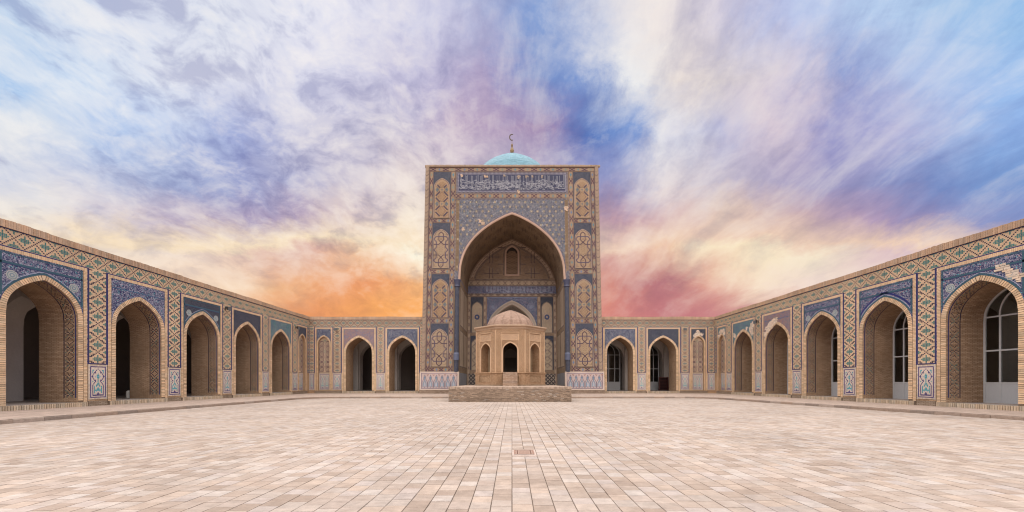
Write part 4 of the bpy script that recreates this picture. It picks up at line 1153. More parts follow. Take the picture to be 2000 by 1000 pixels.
for q in ([(-5.7, 24.7, 0.15)], [(-2.9, 24.55, 0.17), (-3.1, 24.7, 0.12)], [(0.75, 22.88, 0.2)]): bare(q, ins)
for q in ([(-0.9, 24.72, 0.13)], [(0.75, 24.55, 0.22)], [(1.65, 24.6, 0.2)], [(2.3, 24.55, 0.14)], [(3.4, 24.6, 0.15)]): bare(q, ins, light=(0.36, 0.28, 0.22))

# ---- spandrel with small star rosettes, rope moulding, engaged columns
out0 = offset_path(IW, 0.17)
sp = PM(); spandrel(sp, 6.6, 22.14, out0, -0.005, NAVY)
for s_ in (-1, 1):
    a, b = sorted((s_*6.2, s_*6.6)); sp.rect(a, b, 12.9, 14.0, -0.0045, NAVY)
spo = sp.build('spandrel', M_GIRIH, portal)
ro = PM(); row = 0; z = 13.4
def arch_out(x):
    best = 0
    for a, b in zip(out0[:-1], out0[1:]):
        if min(a[0], b[0]) <= x <= max(a[0], b[0]) and b[0] != a[0]: best = max(best, a[1]+(b[1]-a[1])*(x-a[0])/(b[0]-a[0]))
    return best
while z < 21.9:
    x = -6.35 + (0.36 if row % 2 else 0)
    while x < 6.4:
        if z > arch_out(x)+0.32 and random.random() < 0.82:
            for k, (r_, w_, c) in enumerate(((0.115, 0.045, (0.27, 0.20, 0.115)), (0.05, 0.05, (0.33, 0.28, 0.19)))):
                cc = vary(c, 0.45)
                ro.ribbon([(x+r_*math.cos(t), z+r_*math.sin(t)) for t in [i*math.pi/4+k*0.39 for i in range(8)]], w_, -0.010-0.001*k, cc, 0, 0, True)
        x += 0.72
    z += 0.36*1.0 if False else 0.52; row += 1
tag(ro.build('star_rosettes', M_GLAZE, spo), kind='stuff')
mb = PM(); dotted(mb, [p for p in offset_path(IW, 0.27) if p[1] > 12.9], -0.010, 0.12, INK, (0.25, 0.22, 0.25)); dotted(mb, [(-6.5, 22.05), (6.5, 22.05)], -0.010, 0.13, INK, (0.25, 0.22, 0.23)); mb.build('dotted_frame', M_STONE, spo)
bare([(-5.5, 18.7, 0.2)], spo); bare([(-3.6, 19.6, 0.2), (-3.3, 19.3, 0.2)], spo); bare([(6.1, 21.0, 0.28)], spo)
mb = PM(); arc = [p for p in IW if p[1] >= 12.4]
arc = [(-O_HW, 12.75)] + [p for p in IW[1:-1]] + [(O_HW, 12.75)]
for dr, yy in ((0.02, -0.05), (0.10, -0.10), (0.16, -0.05)): mb.ribbon(offset_path(arc, dr), 0.10, yy, (0.50, 0.345, 0.265), 0, 0.06)
mb.build('arch_moulding', M_STONE, portal)
for s_ in (-1, 1):
    c = PM(); c.smooth = True; c.lathe([(0.27, 2.56), (0.27, 12.1)], s_*6.33, -0.02, 16, NAVY); co = c.build('engaged_column', M_FLORAL2, portal)
    c = PM(); c.lathe([(0.27, 12.1), (0.36, 12.2), (0.31, 12.35), (0.37, 12.75), (0.40, 12.85), (0.40, 12.95), (0.0, 12.95)], s_*6.33, -0.02, 12, (0.06, 0.065, 0.11)); c.build('capital', M_GLAZE, co)
    c = PM(); c.lathe([(0.33, 3.9), (0.33, 4.6), (0.28, 4.75)], s_*6.33, -0.02, 12, (0.11, 0.125, 0.19)); c.build('column_collar', M_GLAZE, co)
    # plinth panel
    p = PM(); a, b = sorted((s_*6.0, s_*(PORT_HW+0.1))); p.box(a, b, -0.22, 0.3, 0.55, 2.60, (0.60, 0.49, 0.42), 0, 'k'); pp = p.build('plinth_panel', M_STONE, portal)
    p = PM(); p.box(a-0.03, b+0.03, -0.26, 0.3, 0.10, 0.55, (0.36, 0.28, 0.22), 0, 'kb'); p.build('base_course', M_BRICK, pp)
    p = PM(); p.frame(a+0.17, b-0.17, 0.70, 2.45, 0.05, -0.226, (0.075, 0.05, 0.14), 1); p.rect(a+0.24, b-0.24, 0.77, 2.38, -0.224, (0.50, 0.40, 0.38)); 
    n = 6; ww = (b-a-0.5)/n
    for k in range(n):
        x = a+0.25+ww*(k+0.5); e = ww*0.5
        p.ribbon([(x-e*0.9, 0.8), (x-e*0.9, 1.45), (x-e*0.35, 1.75), (x-e*0.35, 1.95), (x, 2.2), (x+e*0.35, 1.95), (x+e*0.35, 1.75), (x+e*0.9, 1.45), (x+e*0.9, 0.8)], 0.06, -0.229, (0.19, 0.15, 0.19), 1)
        p.ribbon([(x-e*0.5, 0.85), (x-e*0.5, 1.3), (x, 1.62), (x+e*0.5, 1.3), (x+e*0.5, 0.85)], 0.11, -0.230, (0.20, 0.26, 0.33), 1)
        p.ribbon([(x-e*0.28, 1.0), (x, 1.3), (x+e*0.28, 1.0)], 0.09, -0.231, (0.35, 0.42, 0.52), 1)
        p.ribbon([(x, 1.62), (x, 2.05)], 0.08, -0.232, (0.11, 0.22, 0.33), 1); p.ribbon([(x-0.12, 1.85), (x, 1.97), (x+0.12, 1.85)], 0.06, -0.233, (0.11, 0.22, 0.33), 1)
        p.ribbon([(x+e-0.1, 2.32), (x+e, 2.15), (x+e+0.1, 2.32)], 0.06, -0.229, (0.36, 0.17, 0.13), 1)
        p.rect(x-0.05, x+0.05, 0.82, 0.92, -0.232, (0.06, 0.06, 0.2), 1)
    p.build('plinth_mosaic', [M_STONE, M_GLAZE], pp)

# ---- the recess: vault, side walls, back wall
mb = PM(); vp = arch_path(O_HW, 0.37, O_ZS, O_RISE, 22); reveal(mb, vp[1:-1], 0.0, O_DEP, (0.36, 0.27, 0.19)); mb.build('vault', M_BRICK, portal)
vl = PM(); ins_v = offset_path(vp[1:-1], -0.012); vps = resample(ins_v, 0.12)
def vq(i, y0, y1, c):
    if 0 <= i < len(vps)-1:
        p, q = vps[i], vps[i+1]; vl.face([(p[0], y0, p[1]), (p[0], y1, p[1]), (q[0], y1, q[1]), (q[0], y0, q[1])], c)
for bi, i0 in enumerate(range(6, len(vps)-8, 14)):
    for k, y0 in enumerate((0.5, 2.2, 3.9, 5.6)):
        o_ = 7*(k % 2); DK = (0.21, 0.15, 0.11)
        for d in range(9): vq(i0+o_+d-2, y0+0.55, y0+0.65, DK); vq(i0+o_+d-2, y0+0.85, y0+0.95, DK)
        for yy in (0.2, 0.3): 
            vq(i0+o_+1, y0+yy-0.1, y0+1.35, DK); vq(i0+o_+4, y0+0.1, y0+1.35, DK)
        for d in range(6): vq(i0+o_+9+(d % 3), y0+0.18*d, y0+0.18*d+0.12, (0.28, 0.205, 0.15))
for i in range(len(vps)-1):
    vq(i, 7.0, 7.06, (0.13, 0.09, 0.08)); vq(i, 7.34, 7.40, (0.13, 0.09, 0.08))
    if i % 3 == 0: vq(i, 7.1, 7.3, (0.15, 0.10, 0.09))
vl.build('vault_pattern', M_STONE, portal)
for s_ in (-1, 1):
    mb = PM(); q = [(s_*O_HW, 0, 0.1), (s_*O_HW, O_DEP, 0.1), (s_*O_HW, O_DEP, O_ZS), (s_*O_HW, 0, O_ZS)]
    mb.face(q[::-1] if s_ > 0 else q, (0.38, 0.29, 0.215)); jw = mb.build('recess_wall', M_BRICK, portal)
    e = s_*(O_HW-0.012)
    mb = PM()
    def jq(y0, y1, z0, z1, c, m_=0, off=0.0):
        X = e - s_*off; q = [(X, y0, z0), (X, y1, z0), (X, y1, z1), (X, y0, z1)]; mb.face(q[::-1] if s_ > 0 else q, c, m_)
    for z0, z1 in ((3.2, 7.4), (7.9, 12.4)):
        for y0, y1 in ((0.5, 3.6), (4.0, 7.2)):
            jq(y0, y1, z0, z1, (0.13, 0.10, 0.10)); jq(y0+0.08, y1-0.08, z0+0.08, z1-0.08, (0.43, 0.33, 0.245), 0, 0.004)
            for k in range(6): jq(y0+0.3+k*0.42, y0+0.36+k*0.42, z0+0.3, z1-0.3, (0.27, 0.20, 0.16), 0, 0.008)
    jq(0.15, O_DEP, 1.0, 2.5, (0.25, 0.25, 0.27)); mb.build('side_panels', M_STONE, jw)
    mb = PM(); jq(0.02, O_DEP, 13.0, 14.0, NAVY); mb.build('inscription_frieze', M_FLORAL, jw)
BK = O_DEP
DO_HW, DO_ZS, DO_RISE = 2.85, 7.6, 4.0
mb = PM(); dp = arch_path(DO_HW, 0.37, DO_ZS, DO_RISE, 14)
zz = O_ZS
bp = vp[1:-1]
wall_with_arch(mb, -O_HW, O_HW, 0.1, zz, dp, BK, (0.40, 0.30, 0.225))
for a, b in zip(bp[:-1], bp[1:]):
    if b[0]-a[0] > 1e-6: mb.face([(a[0], BK, zz), (b[0], BK, zz), (b[0], BK, b[1]), (a[0], BK, a[1])], (0.40, 0.30, 0.225))
bw = mb.build('recess_back', M_BRICK, portal)
mb = PM()
def buff(x0, x1, z0, z1, y, c=(0.45, 0.345, 0.25)): mb.rect(x0, x1, z0, z1, y, c)
Y1 = BK-0.01
buff(-O_HW, O_HW, 14.12, 14.85, Y1); buff(-O_HW, O_HW, 12.72, 13.10, Y1)
for z0, z1 in ((14.12, 14.85), (12.72, 13.10)):
    for z in (z0+0.05, z1-0.05): mb.ribbon([(-O_HW, z), (O_HW, z)], 0.06, Y1-0.004, INK)
    x = -5.6
    while x < 5.7:
        motif_x(mb, (x, (z0+z1)/2), (z1-z0)*0.28, 0.28, Y1-0.006, False, 0.06, (0.10, 0.065, 0.07)); x += 0.93
mb.build('buff_bands', M_STONE, bw)
mb = PM(); mb.rect(-O_HW, O_HW, 13.12, 14.10, BK-0.012, NAVY); fz = mb.build('inscription_frieze', M_FLORAL, bw)
mb = PM(); WH_old = WH; WH = (0.34, 0.36, 0.46); script(mb, -3.6, 5.7, 13.17, 14.05, BK-0.018, 50, 90, 0.045, 0.15, 9); WH = WH_old; mb.build('lettering', M_STONE, fz)
# central doorway: blue spandrel, stepped pale mouldings, dark hall beyond
dout = offset_path(dp, 0.55)
mb = PM(); spandrel(mb, 3.6, 12.68, dout, BK-0.012, NAVY); ds = mb.build('doorway_spandrel', M_FLORAL, bw)
mb = PM()
for s_ in (-1, 1):
    for r_, w_ in ((0.42, 0.05), (0.22, 0.06), (0.1, 0.08)): mb.ribbon([(s_*2.55+r_*(1+0.12*(i % 2))*math.cos(i*math.pi/8), 11.35+r_*(1+0.12*(i % 2))*math.sin(i*math.pi/8)) for i in range(16)], w_, BK-0.018, (0.26, 0.29, 0.40), 0, 0, True)
mb.ribbon([(-3.5, 12.58), (3.5, 12.58)], 0.07, BK-0.018, (0.2, 0.24, 0.35))
mb.build('spandrel_roundels', M_GLAZE, ds)
mb = PM()
for d, w_, yy, c in ((0.48, 0.14, -0.10, (0.50, 0.42, 0.35)), (0.33, 0.16, 0.02, (0.45, 0.38, 0.32)), (0.17, 0.16, 0.10, (0.50, 0.43, 0.37)), (0.04, 0.10, 0.2, (0.40, 0.34, 0.29))):
    mb.ribbon(offset_path(dp, d), w_, BK+yy-0.13, c, 0, 0.2)
mb.build('doorway_moulding', M_STONE, bw)
mb = PM(); reveal(mb, dp, BK, BK+1.7, (0.45, 0.40, 0.36)); ip2 = arch_path(1.3, 0.37, 3.9, 1.6, 12)
wall_with_arch(mb, -DO_HW, DO_HW, 0.1, 12.0, ip2, BK+1.7, (0.36, 0.32, 0.29)); reveal(mb, ip2, BK+1.7, BK+2.6, (0.3, 0.27, 0.24))
mb.face([(-O_HW, 0, 0.365), (O_HW, 0, 0.365), (O_HW, BK+8, 0.365), (-O_HW, BK+8, 0.365)], (0.33, 0.28, 0.24))
for q in ([(-6, BK+2.6, 0.3), (-6, BK+8, 0.3), (-6, BK+8, 9), (-6, BK+2.6, 9)], [(6, BK+8, 0.3), (6, BK+2.6, 0.3), (6, BK+2.6, 9), (6, BK+8, 9)], [(-6, BK+8, 0.3), (6, BK+8, 0.3), (6, BK+8, 9), (-6, BK+8, 9)], [(-6, BK+2.6, 9), (-6, BK+8, 9), (6, BK+8, 9), (6, BK+2.6, 9)]): mb.face(q, (0.3, 0.27, 0.24))
mb.build('doorway_passage', M_PLASTER, bw)
# side niches of the back wall, two storeys, and the dark trellis dado
for s_ in (-1, 1):
    for zb, zt, gap, hw, t in ((7.95, 12.66, 0.6, 0.74, 0), (3.0, 7.55, 0.35, 0.74, 1)):
        cx = s_*4.72
        p0 = PM(); p0.rect(cx-0.86, cx+0.86, zb, zt, BK-0.012, NAVY); o = p0.build('wall_panel', M_FLORAL2, bw)
        p = [(cx+x, z) for x, z in arch_path(hw, zb+0.02, zt-gap-0.95, 0.95, 10)]
        f = PM(); f.face([(x, BK-0.022, z) for x, z in p][::-1], (0.47, 0.37, 0.27)); f.ribbon(offset_path(p, -0.05), 0.05, BK-0.028, INK)
        if t:
            k = 0; z = zb+0.4
            while z < zt-1.3:
                f.ribbon([(cx-0.6, z), (cx-0.15, z+0.45), (cx-0.6, z+0.9)], 0.06, BK-0.028, (0.13, 0.10, 0.11)); f.ribbon([(cx+0.6, z), (cx+0.15, z+0.45), (cx+0.6, z+0.9)], 0.06, BK-0.028, (0.13, 0.10, 0.11))
                f.ribbon([(cx, z-0.1), (cx+0.3, z+0.2), (cx, z+0.5), (cx-0.3, z+0.2)], 0.05, BK-0.029, (0.20, 0.15, 0.13), 0, 0, True); z += 0.9
        else:
            r2 = random.Random(5)
            z = zb+0.3
            while z < zt-1.5:
                x = cx-0.6
                while x < cx+0.6:
                    if r2.random() < 0.7: f.rect(x, x+0.06, z, z+0.06, BK-0.027, r2.choice(((0.14, 0.11, 0.12), (0.18, 0.16, 0.2), (0.25, 0.19, 0.15))))
                    x += 0.13
                z += 0.14
            f.ribbon([(cx+0.25*math.cos(i*math.pi/4), (zb+zt)/2-0.3+0.25*math.sin(i*math.pi/4)) for i in range(8)], 0.2, BK-0.03, (0.08, 0.10, 0.2), 0, 0, True)
        f.build('arched_field', M_STONE, o)
    d_ = PM(); a, b = sorted((s_*3.75, s_*5.7)); d_.rect(a, b, 1.0, 2.5, BK-0.012, (0.42, 0.35, 0.28))
    for i in range(-4, 8):
        for sg in (1, -1):
            x0_ = a + i*0.49; P_, Q_ = ((x0_, 1.0), (x0_+1.5, 2.5)) if sg > 0 else ((x0_+1.5, 1.0), (x0_, 2.5))
            # clip to the panel
            tlo = max(0, (a-min(P_[0], Q_[0]))/1.5); thi = min(1, (b-min(P_[0], Q_[0]))/1.5)
            if thi-tlo > 0.05:
                if sg < 0: tlo, thi = 1-thi, 1-tlo
                L2 = lambda t: (P_[0]+(Q_[0]-P_[0])*t, P_[1]+(Q_[1]-P_[1])*t)
                d_.ribbon([L2(tlo), L2(thi)], 0.13, BK-0.018-0.001*(sg > 0), (0.075, 0.062, 0.065))
    d_.build('trellis_dado', M_STONE, bw)
    v_ = PM(); 
    for xx in (5.78, 3.68):
        v_.rect(s_*xx-0.13, s_*xx+0.13, 1.0, 12.7, BK-0.010, (0.45, 0.34, 0.25))
        z = 1.4
        while z < 12.4: motif_x(v_, (s_*xx, z), 0.08, 0.22, BK-0.016, True, 0.05); z += 0.95
    v_.build('narrow_borders', M_STONE, bw)
# tympanum: grille window and angular brick lettering
mb = PM(); ty = [p for p in offset_path(vp[1:-1], -0.5) if p[1] > 14.95]
tb = offset_path(vp[1:-1], -0.35); tb = [p for p in tb if p[1] > 14.9]
mb.ribbon(tb, 0.5, BK-0.012, (0.45, 0.335, 0.245))
for d in (-0.12, -0.6): mb.ribbon([p for p in offset_path(vp[1:-1], d) if p[1] > 14.9], 0.06, BK-0.018, (0.12, 0.08, 0.075))
for p in resample(tb, 0.5): mb.ribbon([(p[0]-0.12, p[1]-0.08), (p[0]+0.12, p[1]+0.08)], 0.09, BK-0.018, (0.14, 0.09, 0.08))
dotted(mb, [p for p in offset_path(vp[1:-1], -0.75) if p[1] > 14.95], BK-0.020, 0.14, (0.05, 0.04, 0.05), (0.36, 0.28, 0.22))
dotted(mb, [(-5.0, 14.98), (5.0, 14.98)], BK-0.020, 0.14, (0.05, 0.04, 0.05), (0.36, 0.28, 0.22))
DK = (0.075, 0.055, 0.06)
for s_ in (-1, 1):
    for cx, cz in ((2.85, 16.0), (2.85, 18.0)):
        for dx in (-0.22, 0.22): dotted(mb, [(s_*(cx+dx*1.0), cz-0.75), (s_*(cx+dx), cz+0.6)], BK-0.022, 0.15, DK, (0.30, 0.23, 0.19))
        dotted(mb, [(s_*(cx-1.0), cz-0.25 if cz < 17 else cz-0.05), (s_*(cx+1.0), cz-0.25 if cz < 17 else cz-0.05)], BK-0.024, 0.15, DK, (0.30, 0.23, 0.19))
    dotted(mb, [(s_*1.1, 19.2), (s_*2.0, 19.2)], BK-0.024, 0.16, DK, (0.30, 0.23, 0.19)); dotted(mb, [(s_*1.2, 17.0), (s_*1.9, 17.0)], BK-0.024, 0.15, DK, (0.30, 0.23, 0.19))
    for cx, cz in ((3.0, 17.0), (1.9, 16.2), (2.0, 18.0), (4.1, 16.0)):
        for r_ in (0.42, 0.24): mb.ribbon([(s_*cx, cz-r_), (s_*cx+r_, cz), (s_*cx, cz+r_), (s_*cx-r_, cz)], 0.07, BK-0.018, (0.24, 0.175, 0.14), 0, 0, True)
mb.build('tympanum_mosaic', M_STONE, bw)
wp = arch_path(0.78, 15.65, 18.3, 0.95, 10)
mb = PM(); mb.ribbon(wp + [wp[0]], 0.0001, BK-0.02, BRICK)
mb = PM(); wall = [(x, BK-0.03, z) for x, z in offset_path(wp, 0.32)]
mb.ribbon(offset_path(wp, 0.10), 0.22, BK-0.10, (0.50, 0.35, 0.27), 0, 0.1); mb.ribbon([(-1.0, 15.55), (1.0, 15.55)], 0.2, BK-0.11, (0.50, 0.35, 0.27), 0, 0.1)
dotted(mb, offset_path(wp, 0.34), BK-0.03, 0.15, DK, (0.32, 0.25, 0.2))
wf = mb.build('grille_window', M_STONE, bw)
mb = PM(); mb.face([(x, BK-0.04, z) for x, z in wp][::-1], (0.035, 0.025, 0.02)); mb.build('painted_void', M_WOOD, wf)  # near-black sheet paints the shade behind the grille; the wall is closed here
mb = PM()
for j in range(19):
    for i in range(9):
        x = -0.70+i*0.175 + (0.0875 if j % 2 else 0); z = 15.78+j*0.16
        if abs(x) < 0.72 and (z < 18.4 or z < 19.1-abs(x)*1.1): mb.ribbon([(x+0.078*math.cos(t), z+0.078*math.sin(t)) for t in [k*math.pi/3+math.pi/6 for k in range(6)]], 0.035, BK-0.055, (0.30, 0.195, 0.125), 0, 0.012, True)
tag(mb.build('pierced_grille', M_STONE, wf), kind='stuff')

# ---- block of the sanctuary behind, and the turquoise dome on its drum
sanct = tag(empty('sanctuary', loc=(0, 62, 0)), 'plain brick sanctuary block behind the portal carrying the turquoise dome', 'building')
mb = MB(); mb.box(-10, 10, -8.75, 9, 0, 17.5, BRICK_D, 0, 'f'); mb.build('wall', M_BRICK, sanct)
mb = MB(); mb.box(-10.2, 10.2, -8.75, 9.2, 17.5, 17.9, BRICK_D); mb.build('parapet', M_BRICK, sanct)
dome = tag(empty('dome', loc=(0, 62, 17.9)), 'turquoise tiled dome with a crescent finial showing above the portal top', 'dome')
mb = MB(); mb.lathe([(6.6, 0), (6.6, 11.5), (6.8, 11.7), (6.8, 12.0), (6.3, 12.0)], 0, 0, 48, (0.38, 0.30, 0.23)); mb.build('drum', M_BRICK, dome)
def mat_dome():
    m, t, b = new_mat("turquoise_tile"); nb = NB(t); p = pos_of(nb); c = col_of(nb)
    st = nb.n('ShaderNodeMapping', {'Vector': p, 'Scale': (0.8, 0.8, 5.0)}).outputs[0]
    n1 = nb.noise(st, 1.2, 5, 0.65, 0.4); n2 = nb.noise(p, 8, 3, 0.6); n3 = nb.noise(p, 0.5, 3, 0.6)
    br = nb.n('ShaderNodeTexBrick', {'Vector': nb.n('ShaderNodeUVMap').outputs[0], 'Scale': 1.0, 'Mortar Size': 0.02, 'Brick Width': 0.55, 'Row Height': 0.16, 'Color1': (1.1, 1.1, 1.1, 1), 'Color2': (0.7, 0.75, 0.78, 1), 'Mortar': (0.5, 0.55, 0.55, 1)}).outputs['Color']
    f = nb.math('ADD', nb.math('MULTIPLY_ADD', n1, 0.9, 0.55), nb.math('MULTIPLY_ADD', n2, 0.5, -0.25))
    col = nb.mix(nb.math('MULTIPLY_ADD', n1, 4.0, -2.1, clamp=True), nb.mix(1.0, nb.scale(c, f), br, 'MULTIPLY'), (0.16, 0.23, 0.30))
    t.links.new(col, b.inputs['Base Color']); b.inputs['Roughness'].default_value = 0.5; b.inputs['Specular IOR Level'].default_value = 0.35
    t.links.new(nb.bump(nb.math('ADD', n1, n2), 0.5, 0.05), b.inputs['Normal'])
    return m
mb = MB(); mb.smooth = True
mb.lathe([(r*0.87, z if z < 13 else 13+(z-13)*0.965) for r, z in [(7.3, 12.0), (7.55, 13.2), (7.35, 14.4), (6.7, 15.7), (5.7, 16.85), (4.85, 17.5), (4.07, 17.98), (3.2, 18.48), (2.3, 18.98), (1.5, 19.4), (0.8, 19.74), (0.3, 19.95), (0.0, 20.05)]], 0, 0, 64, (0.155, 0.33, 0.41)); mb.build('dome_shell', mat_dome(), dome)
f = MB(); f.smooth = True; GO = (0.26, 0.17, 0.075)
f.lathe([(0.0, 19.95), (0.12, 20.02), (0.26, 20.22), (0.31, 20.5), (0.25, 20.78), (0.11, 20.95), (0.10, 21.02), (0.17, 21.1), (0.10, 21.18), (0.08, 21.24), (0.17, 21.36), (0.17, 21.42), (0.08, 21.52), (0.05, 21.6), (0.035, 22.2), (0.0, 22.2)], 0, 0, 16, GO)
fin = f.build('finial', M_METAL, dome, (0, 0, -0.22))
f = MB(); R_ = 0.46
for i in range(20):
    def cp(t):
        a = math.radians(62 + (298-62)*t); w = 0.16*math.sin(math.pi*min(1, max(0, t*0.86+0.07)))**0.7
        return (R_*0.82*math.cos(a), 22.62+R_*math.sin(a), w, math.cos(a), math.sin(a))
    a, b = cp(i/20), cp((i+1)/20)
    o = lambda p, s_, yy: (p[0]+p[3]*s_*p[2]*0.5, yy, p[1]+p[4]*s_*p[2]*0.5)
    for yy, fl in ((-0.05, False), (0.05, True)):
        q = [o(a, -1, yy), o(b, -1, yy), o(b, 1, yy), o(a, 1, yy)]; f.face(q[::-1] if fl else q, (0.09, 0.06, 0.05))
    for sg in (-1, 1): f.face([o(a, sg, -0.05), o(b, sg, -0.05), o(b, sg, 0.05), o(a, sg, 0.05)], (0.09, 0.06, 0.05))
f.build('crescent', M_METAL, fin)

# ================================================================== brick platform and octagonal pavilion in front of the portal
PLX0, PLX1, PLY0, PLY1, PLZ = -4.64, 4.36, 28.6, 42.2, 1.12
plat = tag(empty('brick_platform', loc=((PLX0+PLX1)/2, (PLY0+PLY1)/2, 0)), 'low weathered brick platform that carries the octagonal pavilion', 'platform')
px, py = (PLX0+PLX1)/2, (PLY0+PLY1)/2
mb = MB(); mb.box(PLX0-px+0.03, PLX1-px-0.03, PLY0-py+0.03, PLY1-py-0.03, 0.0, PLZ-0.012, (0.27, 0.21, 0.165)); core = mb.build('core', M_PLAIN, plat)
mb = MB(); mb.face([(PLX0-px+0.1, PLY0-py+0.1, PLZ-0.006), (PLX1-px-0.1, PLY0-py+0.1, PLZ-0.006), (PLX1-px-0.1, PLY1-py-0.1, PLZ-0.006), (PLX0-px+0.1, PLY1-py-0.1, PLZ-0.006)], (0.44, 0.34, 0.275)); mb.build('top_paving', M_WALK, plat)
mb = MB(); r_ = random.Random(21)
def brick_face(length, T):
    h = 0.0705; z = 0.012; row = 0
    while z < PLZ-0.17:
        x = -0.13*(row % 2)
        while x < length:
            w = r_.choice((0.25, 0.26, 0.27)); x0, x1 = max(0, x)+0.005, min(length, x+w)-0.005
            if x1-x0 > 0.03 and r_.random() > 0.012:
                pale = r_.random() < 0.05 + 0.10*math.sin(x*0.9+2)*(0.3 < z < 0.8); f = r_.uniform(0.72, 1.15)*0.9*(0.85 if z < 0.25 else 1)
                c = (0.44*f, 0.355*f, 0.29*f) if pale else (0.36*f, 0.265*f, 0.195*f)
                d = r_.uniform(0.0, 0.018)
                P_ = [T(x0, -d, z), T(x1, -d, z), T(x1, -d, z+h-0.011), T(x0, -d, z+h-0.011)]; Q_ = [T(x0, 0.035, z), T(x1, 0.035, z), T(x1, 0.035, z+h-0.011), T(x0, 0.035, z+h-0.011)]
                mb.face(P_, c)
                for i in range(4): mb.face([P_[(i+1) % 4], P_[i], Q_[i], Q_[(i+1) % 4]], c)
            x += w
        z += h; row += 1
    x = 0                                  # header course along the top
    while x < length:
        f = r_.uniform(0.8, 1.2); c = (0.42*f, 0.32*f, 0.25*f); d = 0.012+r_.uniform(0, 0.015); z0, z1 = PLZ-0.155, PLZ-r_.uniform(0, 0.012)
        x0, x1 = x+0.006, min(length, x+0.085)
        P_ = [T(x0, -d, z0), T(x1, -d, z0), T(x1, -d, z1), T(x0, -d, z1)]; Q_ = [T(x0, 0.2, z0), T(x1, 0.2, z0), T(x1, 0.2, z1), T(x0, 0.2, z1)]
        mb.face(P_, c)
        for i in range(4): mb.face([P_[(i+1) % 4], P_[i], Q_[i], Q_[(i+1) % 4]], c)
        x += 0.091
X0, X1, Y0, Y1_ = PLX0-px, PLX1-px, PLY0-py, PLY1-py
brick_face(PLX1-PLX0, lambda x, d, z: (X0+x, Y0+d, z))
brick_face(PLY1-PLY0, lambda x, d, z: (X0+d, Y1_-x, z))
brick_face(PLY1-PLY0, lambda x, d, z: (X1-d, Y0+x, z))
brick_face(PLX1-PLX0, lambda x, d, z: (X1-x, Y1_-d, z))
tag(mb.build('bricks', M_PLAIN, plat), kind='stuff')

